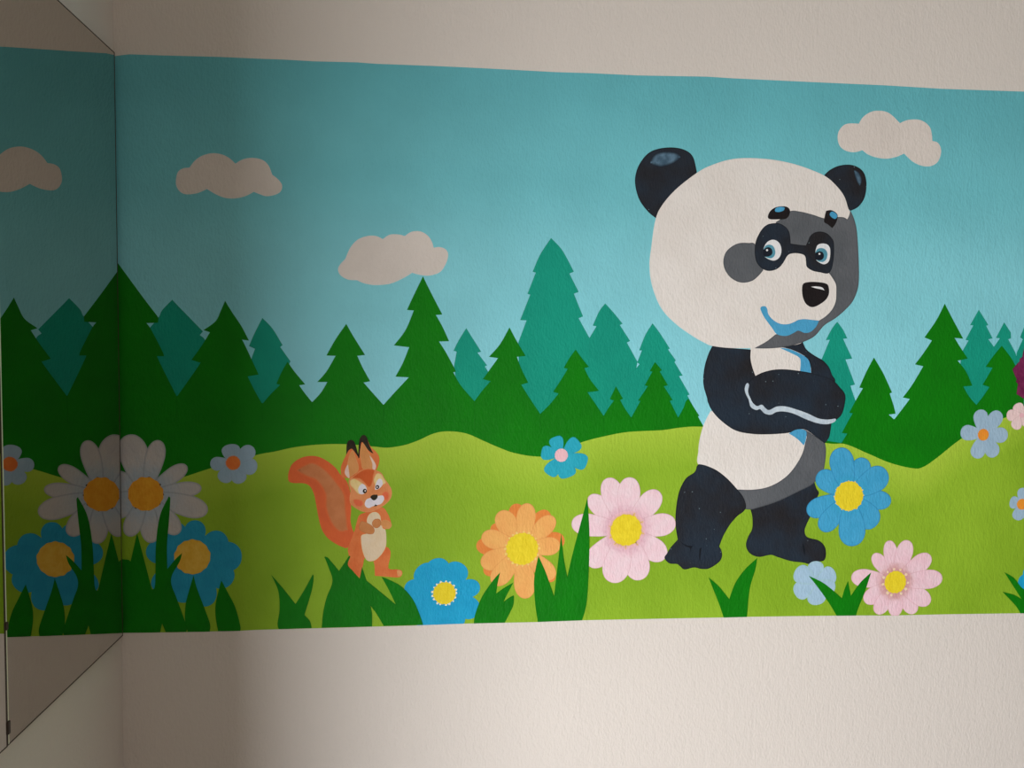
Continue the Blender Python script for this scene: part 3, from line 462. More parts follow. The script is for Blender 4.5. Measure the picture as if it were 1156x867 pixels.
X0, X1, YF, H = ROOM_X0, ROOM_X1, ROOM_YF, 2.65
structure(boxes('wall_back', [(X0, X1, 0.0, 0.15, 0.0, H)], PLASTER))
structure(boxes('wall_left', [(-0.35, 0.0, -PIER, -0.0002, 0.0, H)], PLASTER))
wy0, wy1, wz0, wz1 = WINDOW
structure(boxes('wall_far_left', [(X0 - 0.15, X0, YF, wy0, 0.0, H), (X0 - 0.15, X0, wy1, 0.0, 0.0, H),
                                  (X0 - 0.15, X0, wy0, wy1, 0.0, wz0), (X0 - 0.15, X0, wy0, wy1, wz1, H)], PLAIN_WALL))
structure(boxes('wall_right', [(X1, X1 + 0.15, YF, 0.0, 0.0, H)], PLAIN_WALL))
structure(boxes('wall_front', [(X0, X1, YF - 0.15, YF, 0, H)], PLAIN_WALL))
structure(boxes('floor', [(X0, X1, YF, 0, -0.1, 0)], FLOORM))
structure(boxes('ceiling', [(X0, X1, YF, 0, H, H + 0.1)], PLAIN_WHITE))
wm = (wy0 + wy1) / 2
fx0, fx1 = X0 - 0.11, X0 - 0.05
structure(boxes('window_1', [(fx0, fx1, wy0, wy0 + .05, wz0, wz1), (fx0, fx1, wy1 - .05, wy1, wz0, wz1),
                             (fx0, fx1, wy0, wy1, wz0, wz0 + .05), (fx0, fx1, wy0, wy1, wz1 - .05, wz1),
                             (fx0, fx1, wm - .03, wm + .03, wz0, wz1)], FRAME_WHITE))

# ------------------------------------------------------------------ mirror on the left wall
def mirror_mat():
    m, nt, b, out = new_mat('mirror_silver')
    geo = nt.nodes.new('ShaderNodeNewGeometry')
    nz = noise(nt, geo.outputs['Position'], 5.0, 2.0)
    col = mix_col(nt, nz, MIRROR_COL, [v * 1.03 for v in MIRROR_COL[:3]] + [1])
    nt.links.new(col, b.inputs['Base Color'])
    b.inputs['Metallic'].default_value = 1.0
    b.inputs['Roughness'].default_value = 0.0
    return m
MIRROR = mirror_mat()
EDGE_DARK = plain('mirror_edge_shadow', (58, 44, 32), 0.6)
EDGE_PALE = plain('mirror_edge_glint', (240, 232, 206), 0.5)  # near-white colour stands in for light caught by the bevelled glass edge
CLIP_DARK = plain('mirror_clip', (52, 40, 30), 0.4, metallic=0.3)
CLIP_PALE = plain('mirror_clip_plate', (205, 198, 182), 0.4)

def mirror_panel(name, y_far, y_near, x_far, x_near, zb, zt, lean=0.0):
    """A glass slab hung on the wall; its face runs from (x_far, y_far) to (x_near, y_near)."""
    root = empty(name, (0, (y_far + y_near) / 2, zb))
    ry, rz = root.location.y, root.location.z
    e = 0.0013                                     # dark edge line round the face
    def P(t, z, d=0.0):
        x = x_far + (x_near - x_far) * t + lean * (z - zb) + d
        return (x, y_far + (y_near - y_far) * t - ry, z - rz)
    L = math.hypot(y_near - y_far, x_near - x_far)
    def mesh(nm, V, F, mat):
        me = bpy.data.meshes.new(nm); me.from_pydata(V, [], F); me.update(); me.materials.append(mat)
        o = bpy.data.objects.new(nm, me); COL.objects.link(o); o.parent = root; return o
    def slab(nm, t0, t1, z0, z1, d0, d1, mat):
        V = [P(t0, z0, d0), P(t1, z0, d0), P(t1, z1, d0), P(t0, z1, d0), P(t0, z0, d1), P(t1, z0, d1), P(t1, z1, d1), P(t0, z1, d1)]
        F = [(0, 1, 2, 3), (7, 6, 5, 4), (0, 4, 5, 1), (1, 5, 6, 2), (2, 6, 7, 3), (3, 7, 4, 0)]
        return mesh(nm, V, F, mat)
    te = e / L
    slab('mirror_glass', te * 0.5, 1 - 0.0042 / L, zb + e, zt - e, -0.0025, 0.0, MIRROR)
    slab('top_edge', 0, 1, zt - e, zt, -0.0025, 0.0006, EDGE_DARK)
    slab('bottom_edge', 0, 1, zb, zb + e, -0.0025, 0.0006, EDGE_DARK)
    slab('back_edge', -te, te * 0.5, zb, zt, -0.0025, 0.0004, EDGE_DARK)
    slab('lit_bevel_edge', 1 - 0.0042 / L, 1 - 0.0012 / L, zb + e, zt - e, -0.0025, 0.0003, EDGE_PALE)
    slab('near_edge', 1 - 0.0012 / L, 1 + 0.0014 / L, zb, zt, -0.0025, 0.0004, EDGE_DARK)
    return root, P

m1, P1 = mirror_panel('wall_mirror', *MIRROR_A)
tag(m1, 'wide wall mirror panel touching the corner and reflecting the mural', 'mirror', 'mirror panels on the left wall')
m2, P2 = mirror_panel('wall_mirror', *MIRROR_B)
tag(m2, 'narrow sliver of a second mirror panel at the left picture edge', 'mirror', 'mirror panels on the left wall')
for (zc, hh) in CLIPS:
    c = boxes('mirror_clip', [(0.0005, MIRROR_A[3] + 0.003, MIRROR_A[1] - 0.003, MIRROR_A[1] + 0.004, zc - hh, zc + hh)], CLIP_DARK, bevel=0.0008)
    nm = ('small dark clip holding the mirror edge near its bottom corner' if zc < 0.9 else
          'small dark clip on the mirror edge level with the bottom of the painted grass')
    tag(c, nm, 'mirror clip', 'clips between the mirror panels')

# ------------------------------------------------------------------ mural background
DG = (15, 121, 11); DG2 = (15, 113, 12)
top = [(x, z) for x, z, c in parse(SHAPES['band_top'])]
top.append((ROOM_X1 - 0.001, top[-1][1]))
sky_out = [(x, z + 0.01) for x, z in BOT] + top[::-1]      # its foot lies under the meadow paint
SKY = paint('sky_paint', (100, 175, 190), height=[(0.8, (148, 214, 226)), (1.25, (141, 209, 221)), (1.55, (130, 203, 213)), (1.8, (110, 188, 197)), (2.02, (98, 176, 185))], n_scale=6)
o = coat('painted_sky', sky_out, 1, SKY, origin=(1.0, 0.8), do_bound=False)
tag(o, 'pale turquoise sky band painted across the wall behind the trees', 'painted sky', kind='thing')

TEAL = paint('teal_paint', (22, 150, 126), (20, 143, 121), edge=(18, 128, 108), edge_amt=0.5, n_scale=8)
FIR = paint('fir_paint', DG, DG2, edge=(8, 100, 8), edge_amt=0.5, n_scale=8)
def base_of(p): 
    return ((min(a[0] for a in p) + max(a[0] for a in p)) / 2, max(0.8, min(a[1] for a in p)))
TEALS = [
 ('teal_a', 'broad teal fir painted between the corner fir and the next dark green fir'),
 ('teal_b', 'small teal fir painted left of the short dark fir under the leftmost cloud'),
 ('teal_c', 'small teal fir painted right of the tallest dark fir below the middle cloud'),
 ('teal_d', 'tallest teal fir of all, painted in the middle of the sky'),
 ('teal_e', 'medium teal fir painted just right of the tallest teal fir'),
 ('teal_f', 'slim stepped teal fir painted just left of the panda'),
 ('teal_g', 'teal fir painted half behind the right side of the panda'),
 ('teal_h', 'teal fir painted right of the large dark fir at the right'),
 ('teal_i', 'narrow small teal fir painted behind the rightmost dark fir'),
 ('teal_j', 'teal fir cut by the right picture edge above the burgundy flower'),
]
for i, (k, lab) in enumerate(TEALS):
    p = shape(k); b = base_of(bound(p))
    o = coat('painted_teal_fir', p, 1.3 + 0.15 * i, TEAL, origin=b, rim=0.0022)
    tag(o, lab, 'painted tree', 'teal painted firs')

gt = [(x, z) for x, z, c in parse(SHAPES['ground_top'])]
me_ = [(x, z) for x, z, c in parse(SHAPES['meadow_edge'])]
o = coat('painted_forest_floor', gt[::-1] + [(p[0], p[1] - 0.06) for p in me_], 3, paint('forest_paint', DG, DG2, n_scale=8), origin=(1.0, 0.9))
tag(o, 'dark green strip painted along the foot of the fir trees', 'painted ground', kind='thing')
FIRS = [
 ('fir_a', 'large dark green fir painted right in the wall corner beside the mirror'),
 ('fir_b', 'dark green fir painted under the leftmost cloud, second from the corner'),
 ('fir_c', 'short dark green fir painted in front of a small teal fir, third from corner'),
 ('fir_d', 'dark green fir painted above the squirrel, with open sky on both sides'),
 ('fir_e', 'tallest dark green fir, its tip touching the middle cloud'),
 ('fir_f', 'dark green fir painted left of the tallest teal fir'),
 ('fir_g', 'dark green fir painted in front of the tallest teal fir'),
 ('fir_h', 'tiny dark green fir painted between two larger ones, above pink flower'),
 ('fir_i', 'stepped dark green fir painted in front of the slim teal fir by the panda'),
 ('fir_j', 'partly hidden dark green fir painted touching the panda from the left'),
 ('fir_k', 'dark green fir painted just right of the panda above the blue flower'),
 ('fir_l', 'large dark green fir painted between panda and right picture edge'),
 ('fir_m', 'dark green fir painted behind the burgundy flower at the right edge'),
]
for i, (k, lab) in enumerate(FIRS):
    p = shape(k); b = base_of(bound(p))
    o = coat('painted_fir', p, 3.3 + 0.2 * i, FIR, origin=b, rim=0.0018)
    tag(o, lab, 'painted tree', 'dark green painted firs')

# hill line resampled, then columns from the line down to the foot of the band; the lighter brushing follows the line
MEADOW = paint('meadow_paint', (142, 179, 46), (128, 165, 38), n_scale=4.0, edge=(168, 196, 64), edge_amt=0.85)
line = smooth_closed([(x, z, i in (0, len(me_) - 1)) for i, (x, z) in enumerate(me_)], 0.006)
line = [p for p in line[:max(range(len(line)), key=lambda q: line[q][0]) + 1] if p[0] > 0.0005]
line = [(0.0005, line[0][1])] + line + [(ROOM_X1 - 0.001, line[-1][1])]
V, F, A = [], [], []
yl = -LAYER * 7
for (x, z) in line:
    zb = bottom_z(x); d = min(0.09, 0.6 * (z - zb))
    V += [(x - 1.0, BACK, z - 0.8), (x - 1.0, yl, z - 0.8), (x - 1.0, yl, z - d - 0.8), (x - 1.0, yl, zb - 0.8), (x - 1.0, BACK, zb - 0.8)]
    A += [1.0, 1.0, 0.0, 0.0, 0.0]
for q in range(len(line) - 1):
    for r in range(4):
        a = q * 5 + r; F.append((a, a + 1, a + 6, a + 5))
F += [(0, 4, 3, 2, 1), tuple(len(V) - 5 + r for r in (0, 1, 2, 3, 4))]
mm = bpy.data.meshes.new('painted_meadow'); mm.from_pydata(V, [], F); mm.update(); mm.materials.append(MEADOW)
mm.attributes.new('rim', 'FLOAT', 'POINT').data.foreach_set('value', A)
o = bpy.data.objects.new('painted_meadow', mm); COL.objects.link(o); o.location = (1.0, 0, 0.8)
tag(o, 'bright green rolling meadow painted along the bottom of the mural', 'painted meadow', kind='thing')

CLOUD = paint('cloud_paint', (216, 206, 198), (210, 200, 192), edge=(214, 206, 200), edge_amt=0.5, n_scale=10)
for i, (k, lab) in enumerate([('cloud_a', 'white cloud painted high on the left, nearest the mirror'),
                 ('cloud_b', 'white cloud painted over the tip of the tallest dark fir'),
                 ('cloud_c', 'white cloud painted above the right ear of the panda')]):
    p = shape(k); b = base_of(p)
    o = coat('painted_cloud', p, 8, CLOUD, origin=b, rim=0.003)
    tag(o, lab, 'painted cloud', 'white painted clouds')

# ------------------------------------------------------------------ the panda
NAVY = paint('panda_navy', (38, 48, 60), (38, 36, 38), edge=(22, 24, 29), edge_amt=0.8, n_scale=9, specks=True, rough=0.5)
WHITE = paint('panda_white', (226, 219, 213), (221, 213, 206), edge=(214, 206, 200), edge_amt=0.3, n_scale=9)
GREY = paint('panda_grey', (97, 99, 103), (86, 89, 93), edge=(64, 66, 72), edge_amt=0.75, n_scale=12)
BLUE = paint('panda_blue', (78, 160, 200), (72, 152, 192), edge=(66, 142, 184), edge_amt=0.6, n_scale=20)
BLACK = paint('panda_black', (34, 29, 30), (30, 27, 28), n_scale=14, rough=0.45)
EYEW = paint('eye_white', (228, 226, 226), (220, 220, 222), n_scale=20)
IRIS = paint('iris_blue', (92, 150, 172), (78, 140, 158), edge=(120, 178, 188), edge_amt=0.4, n_scale=40)
PUPIL = paint('pupil_navy', (28, 32, 42), (24, 27, 34))
SHEEN = paint('ear_sheen', (92, 120, 140), (60, 84, 102), soft=(33, 39, 49), n_scale=60)
LINEW = paint('arm_line_white', (198, 210, 218), (176, 190, 202), n_scale=60)
TOE = paint('toe_line', (24, 27, 33), soft=(33, 39, 49))

L0 = 16.0
pp = shape('p_leg_l')
px = (min(a[0] for a in pp) + max(a[0] for a in pp)) / 2 + 0.1
pz = min(a[1] for a in pp)
panda = empty('painted_panda', (px, 0, pz))
tag(panda, 'large painted panda with folded arms standing on the meadow', 'painted panda')
PO = (px, pz)
def pd(name, key, lv, mat, parent=None, rim=0.003, label=None):
    o = coat(name, shape(key, 0.0022), L0 + lv, mat, parent or panda, PO, rim)
    if label: o['label'] = label
    return o
pd('ear', 'p_ear_l', 0, NAVY); el = COL.objects[-1]
pd('ear', 'p_ear_r', 0.1, NAVY); er = COL.objects[-1]
pd('ear_sheen', 'p_earsheen_l', 0.5, SHEEN, el, 0.008)
pd('ear_sheen', 'p_earsheen_r', 0.6, SHEEN, er, 0.006)
torso = pd('torso', 'p_torso', 1, WHITE)
pd('leg', 'p_leg_r', 1.5, NAVY); lr = COL.objects[-1]
pd('belly_shade', 'p_bellyshade', 2, GREY, torso, label='grey shaded edge of the white belly')
pd('chest_stripe', 'p_chestblue', 2.2, BLUE, torso, 0.0015)
pd('arm', 'p_arm_r', 2.6, NAVY)
pd('arm', 'p_arm_l', 3, NAVY)
pd('belly_patch', 'p_bellyblue', 3.3, BLUE, torso, 0.0015, label='small light blue patch under the arm')
ll = pd('leg', 'p_leg_l', 3.4, NAVY)
pd('toe_line', 'p_toe_a', 3.7, TOE, ll, 0.001); pd('toe_line', 'p_toe_b', 3.8, TOE, ll, 0.001)
pd('toe_line', 'p_toe_c', 3.9, TOE, lr, 0.001)
fa = pd('arm', 'p_forearm', 4, NAVY)
pd('arm_outline', 'p_armline', 4.6, LINEW, fa, None, label='pale hairy outline under the folded arm')
head = pd('head', 'p_head', 5.2, WHITE)
pd('face_shade', 'p_face', 6, GREY, head, label='grey shaded side of the face')
pd('cheek_patch', 'p_cheek', 6.2, GREY, head, label='round grey patch beside the eye')
pd('mouth', 'p_mouth', 7, BLUE, head, 0.0015, label='light blue smiling mouth')
pd('eye_mask', 'p_mask', 7.2, NAVY, head, 0.003, label='dark spectacle shaped patch round both eyes')
pd('eye', 'p_eye_l', 8, EYEW, head, None); pd('eye', 'p_eye_r', 8, EYEW, head, None)
pd('iris', 'p_iris_l', 8.6, IRIS, head, 0.002); pd('iris', 'p_iris_r', 8.6, IRIS, head, 0.002)
pd('pupil', 'p_pupil_l', 9.2, PUPIL, head, None); pd('pupil', 'p_pupil_r', 9.2, PUPIL, head, None)
pd('eyebrow', 'p_brow_l', 8, BLACK, head, None); pd('eyebrow', 'p_brow_r', 8, BLACK, head, None)
pd('eyebrow_sheen', 'p_browlight_l', 8.6, BLUE, head, 0.0015); pd('eyebrow_sheen', 'p_browlight_r', 8.6, BLUE, head, 0.0015)
pd('nose', 'p_nose', 7.4, BLACK, head, None, label='black nose')
pd('nose_glint', 'p_nosefine', 8, EYEW, head, None)
GL = [tuple(float(v) / 1000 for v in s.split()) for s in PUPIL_GLINTS]
for gx, gz, r in GL:
    coat('pupil_glint', [(gx + r * math.cos(a * math.pi / 8), gz + r * math.sin(a * math.pi / 8)) for a in range(16)], L0 + 9.8, EYEW, head, PO)

# ------------------------------------------------------------------ the squirrel
SQ_OR = paint('squirrel_orange', (214, 108, 58), (222, 126, 72), edge=(228, 110, 58), edge_amt=0.5, n_scale=30)
SQ_TAIL = paint('squirrel_tail', (222, 104, 56), (214, 98, 56), edge=(224, 108, 60), edge_amt=0.5, n_scale=24)
SQ_TAN = paint('squirrel_tan', (204, 130, 84), (196, 120, 74), soft=(220, 104, 56), n_scale=36)
SQ_HEAD = paint('squirrel_face', (226, 146, 94), (216, 132, 80), edge=(228, 156, 104), edge_amt=0.6, n_scale=36)
SQ_DEEP = paint('squirrel_deep', (206, 94, 44), (200, 88, 42), soft=(220, 134, 80), n_scale=36)
SQ_CREAM = paint('squirrel_cream', (226, 206, 178), (222, 198, 164), edge=(228, 206, 150), edge_amt=0.8, n_scale=40)
SQ_PATCH = paint('squirrel_eye_patch', (230, 206, 150), (226, 196, 128), soft=(222, 138, 84), n_scale=50)
SQ_EAR = paint('squirrel_inner_ear', (216, 150, 92), (208, 140, 80), edge=(226, 160, 106), edge_amt=0.5, n_scale=40)
SQ_RIM = paint('squirrel_ear_rim', (234, 206, 190), (226, 190, 176), soft=(220, 160, 110), n_scale=40)
SQ_BLACK = paint('squirrel_black', (38, 28, 22), (50, 44, 30), n_scale=40)
SQ_CHEEK = paint('squirrel_cheek', (228, 112, 78), (222, 100, 62), soft=(222, 136, 84), n_scale=40)
SQ_WHITE = paint('squirrel_white', (228, 222, 228), (220, 214, 222), edge=(232, 214, 206), edge_amt=0.6, n_scale=40)
SQ_PAW = paint('squirrel_paw', (206, 138, 86), (196, 126, 72), edge=(176, 104, 58), edge_amt=0.6, n_scale=40)
sb = shape('s_leg'); sx = 0.5 * (min(a[0] for a in shape('s_tail')) + max(a[0] for a in sb)); sz = min(a[1] for a in sb)
sq = empty('painted_squirrel', (sx, 0, sz))
tag(sq, 'small orange painted squirrel with a bushy tail standing in the meadow', 'painted squirrel')
SO = (sx, sz)
def sd(name, key, lv, mat, parent=None, rim=0.002, label=None):
    o = coat(name, shape(key, 0.0015), 14 + lv, mat, parent or sq, SO, rim)
    if label: o['label'] = label
    return o
tl = sd('tail', 's_tail', 0, SQ_TAIL, None, 0.006); sd('tail_sheen', 's_tailsheen', 0.6, SQ_TAN, tl, 0.007, 'tan brushed middle of the tail')
bd = sd('body', 's_body', 1.2, SQ_OR)
sd('leg', 's_leg', 1.6, SQ_OR); sd('toe', 's_toe', 2.0, SQ_EAR, COL.objects[-1], None)
sd('belly', 's_belly', 2.2, SQ_CREAM, bd, label='cream belly')
sd('arm', 's_arm_l', 2.8, SQ_PAW); sd('arm', 's_arm_r', 2.9, SQ_EAR); sd('paw', 's_paw', 3.4, SQ_PAW)
e1 = sd('ear', 's_ear_l', 3.6, SQ_OR); sd('inner_ear', 's_earin_l', 4.2, SQ_EAR, e1); sd('ear_rim', 's_earrim_l', 4.6, SQ_RIM, e1, 0.001); sd('ear_tip', 's_eartip_l', 4.8, SQ_BLACK, e1, None, 'dark ear tip')
e2 = sd('ear', 's_ear_r', 3.7, SQ_OR); sd('inner_ear', 's_earin_r', 4.2, SQ_EAR, e2); sd('ear_rim', 's_earrim_r', 4.6, SQ_RIM, e2, 0.001); sd('ear_tip', 's_eartip_r', 4.8, SQ_BLACK, e2, None, 'dark ear tip')
hd = sd('head', 's_head', 5, SQ_HEAD)
sd('eye_patch', 's_patch_l', 5.6, SQ_PATCH, hd, 0.0035); sd('eye_patch', 's_patch_r', 5.6, SQ_PATCH, hd, 0.003)
sd('forehead', 's_brow', 5.8, SQ_DEEP, hd, 0.003)
sd('eye', 's_eye_l', 6.2, SQ_WHITE, hd, 0.0015); sd('eye', 's_eye_r', 6.2, SQ_WHITE, hd, 0.0015)
sd('cheek', 's_cheek_l', 6, SQ_CHEEK, hd, 0.0035); sd('cheek', 's_cheek_r', 6, SQ_CHEEK, hd, 0.0035)
sd('muzzle', 's_muzzle', 6.4, SQ_WHITE, hd, 0.001, 'white muzzle'); sd('nose', 's_nose', 7, SQ_BLACK, hd, None, 'dark brown nose')
sd('mouth', 's_mouth', 7, SQ_BLACK, hd, None)
for s, nm, lv, mt in SQ_DOTS:
    gx, gz, r = (float(v) / 1000 for v in s.split())
    coat(nm, [(gx + r * math.cos(a * math.pi / 8), gz + 1.12 * r * math.sin(a * math.pi / 8)) for a in range(16)], 14 + lv,
         {'b': SQ_BLACK, 'w': SQ_WHITE, 'g': GREY}[mt], hd, SO)

# ------------------------------------------------------------------ flowers
def petal_outline(c, tip, w, square=0.0):
    """Rounded petal from the flower centre to its tip, w wide."""
    c = Vector(c); tip = Vector(tip); d = tip - c; L = d.length; d.normalize(); s = Vector((-d.y, d.x))
    hw = w / 2
    prof = [(0.0, 0.36), (0.2, 0.58), (0.4, 0.84), (0.6, 0.98), (0.74, 1.0), (0.86, 0.86), (0.945, 0.6), (0.985, 0.33)]
    if square: prof = [(0.0, 0.25), (0.25, 0.5), (0.5, 0.85), (0.72, 1.02), (0.87, 0.98), (0.955, 0.78), (0.99, 0.45)]
    pts = [c + d * (L * t) + s * (hw * k) for t, k in prof] + [tip] + [c + d * (L * t) - s * (hw * k) for t, k in prof[::-1]]
    return smooth_closed([(p.x, p.y, i in (0, len(pts) - 1)) for i, p in enumerate(pts)], 0.0025)

def star_outline(c, r, n, amp, jag=0.0):
    pts = []
    for i in range(n * 2):
        a = math.pi * i / n; rr = r * (1 + (amp if i % 2 else 0) + random.uniform(-jag, jag))
        pts.append((c[0] + rr * math.cos(a), c[1] + rr * math.sin(a), False))
    return smooth_closed(pts, 0.0015)

def flower(name, key, level, petal_mat, center_mat, label, cat='painted flower', group=None, rim=0.0022, back=None,
           back_mat=None, star=(16, 0.04), halo=None, dabs=None, square=False, pointed=False):
    cx, cz, r, pets = FLOWERS[key]
    cx /= 1000; cz /= 1000; r /= 1000
    root = empty(name, (cx, 0, cz)); O = (cx, cz)
    tag(root, label, cat, group)
    lv = level
    if back:
        for (tx, tz, w) in FLOWERS[back][3]:
            coat('petal', petal_outline(O, (tx / 1000, tz / 1000), w / 1000), lv, back_mat, root, O, rim)['label'] = 'darker petal behind the others'
            lv += 0.15
    for (tx, tz, w) in pets:
        tip = (tx / 1000, tz / 1000)
        if tip[1] < bottom_z(tip[0]) - 0.05: continue
        if pointed:
            d = Vector((tip[0] - cx, tip[1] - cz)); s = Vector((-d.y, d.x)).normalized() * (w / 1000)
            q = [(cx, cz), (cx + d.x * .7 - s.x, cz + d.y * .7 - s.y), tip, (cx + d.x * .7 + s.x, cz + d.y * .7 + s.y)]
            ol = smooth_closed([(a, b, i in (0, 2)) for i, (a, b) in enumerate(q)], 0.003)
        else:
            ol = petal_outline(O, tip, w / 1000, square)
        if len(bound(ol)) < 3: continue
        coat('petal', ol, lv, petal_mat, root, O, rim); lv += 0.15
    if halo:
        coat('centre_halo', star_outline(O, r * halo[0], 14, 0.0, 0.05), lv + 0.3, halo[1], root, O, r * (halo[0] - 0.75))
    if dabs:
        n, rr, sz, mt = dabs
        for i in range(n):
            a = 2 * math.pi * (i + random.uniform(-.25, .25)) / n
            q = (cx + r * rr * math.cos(a), cz + r * rr * math.sin(a))
            coat('stamen', star_outline(q, sz * random.uniform(.7, 1.2), 5, 0.12, 0.15), lv + 0.5 + 0.01 * i, mt, root, O)
    if center_mat:
        coat('flower_centre', star_outline(O, r, star[0], star[1], 0.02), lv + 0.9, center_mat, root, O, 0.002)
    return root

YEL = paint('yellow_centre', (228, 206, 48), (222, 198, 40), edge=(226, 192, 60), edge_amt=0.5, n_scale=60)
YELO = paint('yellow_orange_centre', (230, 164, 48), (224, 152, 40), edge=(226, 140, 60), edge_amt=0.5, n_scale=60)
YELC = paint('ochre_centre', (228, 186, 78), (222, 174, 60), edge=(214, 160, 60), edge_amt=0.5, n_scale=60)
ORC = paint('orange_centre', (228, 150, 50), (230, 140, 48), edge=(230, 130, 60), edge_amt=0.4, n_scale=60)
ORC_RED = paint('red_orange_centre', (232, 128, 60), (226, 118, 56), soft=(200, 150, 130), n_scale=60)
DAISY = paint('daisy_white', (194, 186, 180), (184, 181, 180), edge=(142, 148, 156), edge_amt=0.75, n_scale=20,
              radial=[(0.03, (158, 180, 196), 0.75), (0.10, (200, 200, 202), 0.1)])
CBLUE = paint('flower_blue', (42, 154, 188), (38, 146, 182), edge=(34, 136, 180), edge_amt=0.5, n_scale=30)
MBLUE = paint('meadow_flower_blue', (34, 160, 204), (30, 153, 198), edge=(44, 146, 202), edge_amt=0.4, n_scale=30)
PBLUE = paint('panda_flower_blue', (70, 160, 202), (62, 154, 196), edge=(36, 116, 166), edge_amt=0.8, n_scale=30,
              radial=[(0.02, (44, 160, 186), 0.6), (0.06, (60, 160, 200), 0.0)])
PALE = paint('flower_pale_blue', (158, 184, 204), (150, 178, 198), edge=(146, 166, 190), edge_amt=0.5, n_scale=30)
PALE2 = paint('flower_pale_blue_soft', (164, 192, 214), (156, 186, 206), edge=(150, 188, 180), edge_amt=0.35, n_scale=30)
PINK = paint('flower_pink', (240, 204, 210), (236, 196, 204), edge=(196, 140, 150), edge_amt=0.6, n_scale=36,
             radial=[(0.035, (206, 150, 166), 0.75), (0.075, (236, 200, 206), 0.0)])
PINK2 = paint('flower_pink_right', (240, 198, 206), (234, 190, 200), edge=(200, 130, 140), edge_amt=0.6, n_scale=36,
              radial=[(0.028, (196, 140, 136), 0.85), (0.060, (236, 196, 204), 0.0)])
ORP = paint('flower_orange', (232, 172, 98), (228, 162, 92), edge=(214, 136, 76), edge_amt=0.7, n_scale=30)
ORB = paint('flower_orange_dark', (222, 134, 66), (216, 124, 58), edge=(218, 140, 70), edge_amt=0.4, n_scale=30)
TURQ = paint('flower_turquoise', (46, 166, 188), (40, 160, 182), edge=(36, 140, 170), edge_amt=0.4, n_scale=30)
PINKC = paint('pink_centre', (238, 186, 192), (234, 178, 186))
PEDGE = paint('flower_pale_pink', (238, 208, 204), (232, 198, 196), edge=(204, 170, 168), edge_amt=0.6)
BURG = paint('flower_burgundy', (124, 44, 84), (104, 30, 70), edge=(88, 22, 58), edge_amt=0.7, n_scale=50)
BURGC = paint('burgundy_centre', (96, 28, 62), (84, 24, 54))
HALO = paint('yellow_halo', (214, 176, 70), (206, 160, 90), soft=(222, 176, 186), n_scale=60)
STAM_W = paint('stamen_pale', (236, 230, 200), (228, 226, 214))
STAM_Y = paint('stamen_yellow', (238, 206, 110), (234, 196, 120))
STAM_D = paint('stamen_dark', (74, 84, 70), (60, 66, 60))
STAM_P = paint('stamen_pink', (244, 206, 180), (238, 196, 160))

flower('painted_flower', 'pale_corner', 14, PALE, ORC_RED, 'small pale blue flower with orange middle painted near the corner daisy', group='painted flowers')
flower('painted_flower', 'blue_corner', 14, CBLUE, YELC, 'large blue flower painted in the bottom left corner below the white daisy', group='painted flowers', star=(14, 0.04))
flower('painted_daisy', 'daisy_white', 17, DAISY, YELO, 'big white daisy painted against the mirror in the corner', group='painted flowers', rim=0.004, star=(12, 0.05), dabs=(9, 1.0, 0.0024, STAM_D))
flower('painted_flower', 'blue_meadow', 14, MBLUE, YEL, 'bright blue flower painted at the meadow foot right of the squirrel', group='painted flowers', dabs=(17, 1.08, 0.0024, STAM_W))
flower('painted_flower', 'orange', 16, ORP, YEL, 'orange flower with two rings of petals painted behind grass blades', group='painted flowers', back='orange_back', back_mat=ORB, star=(20, 0.05), dabs=(20, 1.08, 0.0024, STAM_Y))
flower('painted_flower', 'pink_big', 18, PINK, YEL, 'large pink flower painted left of the panda foot', group='painted flowers', halo=(1.25, HALO), rim=0.0018)
flower('painted_flower', 'turq', 14, TURQ, PINKC, 'small turquoise flower with pink middle painted on the meadow edge', group='painted flowers', square=True)
flower('painted_flower', 'blue_panda', 22, PBLUE, YEL, 'large blue flower painted over the right leg of the panda', group='painted flowers', rim=0.0025, dabs=(12, 1.04, 0.0018, STAM_Y))
flower('painted_flower', 'pink_small', 18, PINK2, YEL, 'pink flower painted at the bottom right, right of a grass tuft', group='painted flowers', rim=0.0016, dabs=(11, 1.2, 0.0034, STAM_P))
flower('painted_flower', 'haze', 20.5, PALE2, None, 'blurred pale blue flower without middle painted under the panda foot', group='painted flowers', rim=0.006)
flower('painted_flower', 'pale_right', 14, PALE, ORC, 'pale blue flower with orange middle painted on the right meadow edge', group='painted flowers')
flower('painted_flower', 'pale_edge', 14, PALE, ORC, 'pale blue flower with orange middle cut by the right picture edge', group='painted flowers')
flower('painted_flower', 'burgundy', 14, BURG, BURGC, 'spiky burgundy flower cut by the right picture edge', group='painted flowers', pointed=True)
flower('painted_flower', 'pink_edge', 18, PEDGE, PINKC, 'tiny pale pink flower painted under the burgundy flower', group='painted flowers')
flower('painted_flower', 'blue_edge', 14, MBLUE, YEL, 'blue flower peeping from behind the rightmost grass tuft', group='painted flowers')

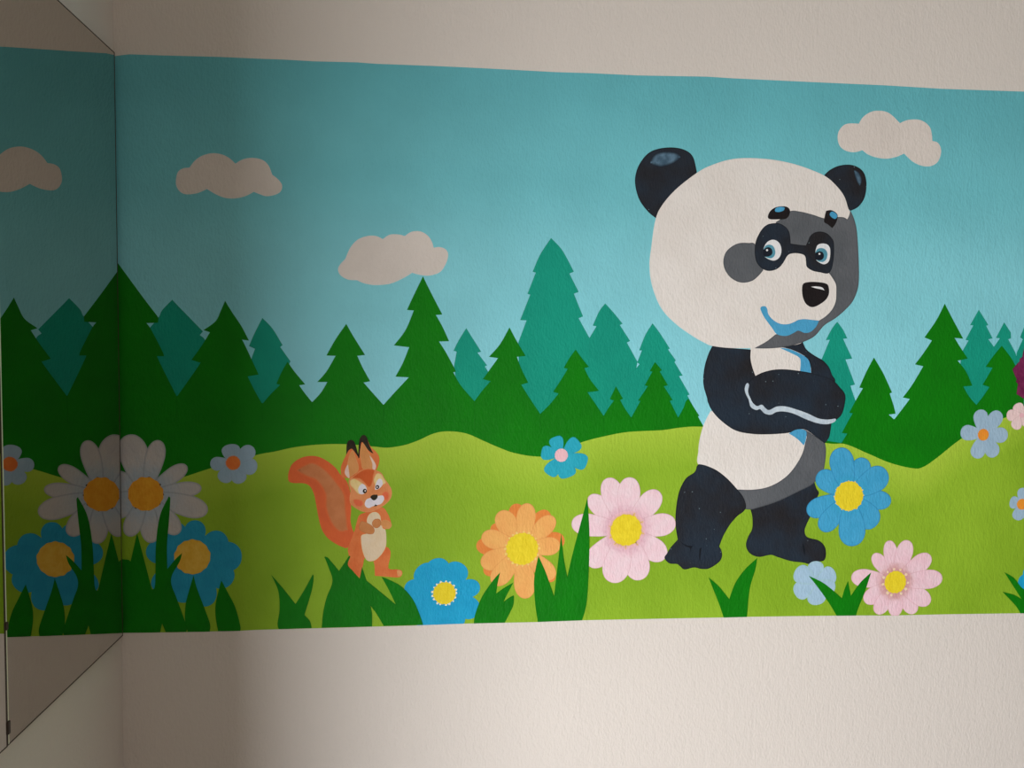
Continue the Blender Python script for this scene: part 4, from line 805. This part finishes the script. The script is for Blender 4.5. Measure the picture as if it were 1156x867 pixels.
# ------------------------------------------------------------------ grass tufts
GRASS = paint('grass_paint', (14, 119, 12), (14, 111, 12), edge=(10, 96, 9), edge_amt=0.4, n_scale=16)
TUFTS = [
 ('grass_a', 'tall clump of dark green grass painted in the corner before the daisy'),
 ('grass_b', 'single pointed grass leaf painted in front of the corner blue flower'),
 ('grass_c', 'single pointed grass leaf painted at the right end of the corner blue flower'),
 ('grass_d', 'two bladed grass tuft painted left of the squirrel'),
 ('grass_e', 'thick grass tuft painted over the squirrel foot'),
 ('grass_f', 'grass tuft leaning left of the bright blue meadow flower'),
 ('grass_g', 'short grass tuft painted between the bright blue and the orange flower'),
 ('grass_h', 'tall three bladed grass tuft painted between orange and pink flowers'),
 ('grass_i', 'two bladed grass tuft painted below the panda'),
 ('grass_j', 'three bladed grass tuft painted left of the lower right pink flower'),
 ('grass_k', 'grass tuft cut by the right picture edge at the bottom'),
]
for i, (k, lab) in enumerate(TUFTS):
    p = shape(k); bb = base_of(bound(p))
    o = coat('painted_grass_tuft', p, 26 + 0.2 * i, GRASS, origin=bb, rim=0.0018)
    tag(o, lab, 'painted grass', 'painted grass tufts', kind='thing')

# ------------------------------------------------------------------ light
def area_light(name, loc, rot, sx, sy, power, col):
    l = bpy.data.lights.new(name, 'AREA'); l.shape = 'RECTANGLE'; l.size = sx; l.size_y = sy
    l.energy = power; l.color = col
    o = bpy.data.objects.new(name, l); o.location = loc; o.rotation_euler = rot; COL.objects.link(o)
    return o
area_light('window_daylight', (X0 - 0.03, wm, (wz0 + wz1) / 2), (0, math.radians(-90), 0), wz1 - wz0, wy1 - wy0, POWER, LIGHT_COL)
w = bpy.data.worlds.new('sky'); scene.world = w; w.use_nodes = True
nt = w.node_tree
bg = nt.nodes['Background']; bg.inputs[0].default_value = (0.75, 0.85, 1.0, 1); bg.inputs[1].default_value = 1.0

# ------------------------------------------------------------------ camera
cam = bpy.data.cameras.new('camera'); cam.sensor_width = 36.0; cam.lens = CAM_LENS; cam.clip_start = 0.02
co = bpy.data.objects.new('camera', cam); COL.objects.link(co)
R = CAM_ROT
co.matrix_world = Matrix(((R[0][0], R[0][2 - 1], -R[0][2], CAM_LOC[0]), (R[1][0], R[1][1], -R[1][2], CAM_LOC[1]),
                          (R[2][0], R[2][1], -R[2][2], CAM_LOC[2]), (0, 0, 0, 1)))
scene.camera = co
vs = scene.view_settings
vs.view_transform = 'Standard'; vs.look = 'None'; vs.gamma = 1.0; vs.use_curve_mapping = False
vs.exposure = EXPOSURE
scene.cycles.max_bounces = 8; scene.cycles.diffuse_bounces = 5; scene.cycles.transparent_max_bounces = 16
scene.cycles.use_denoising = True
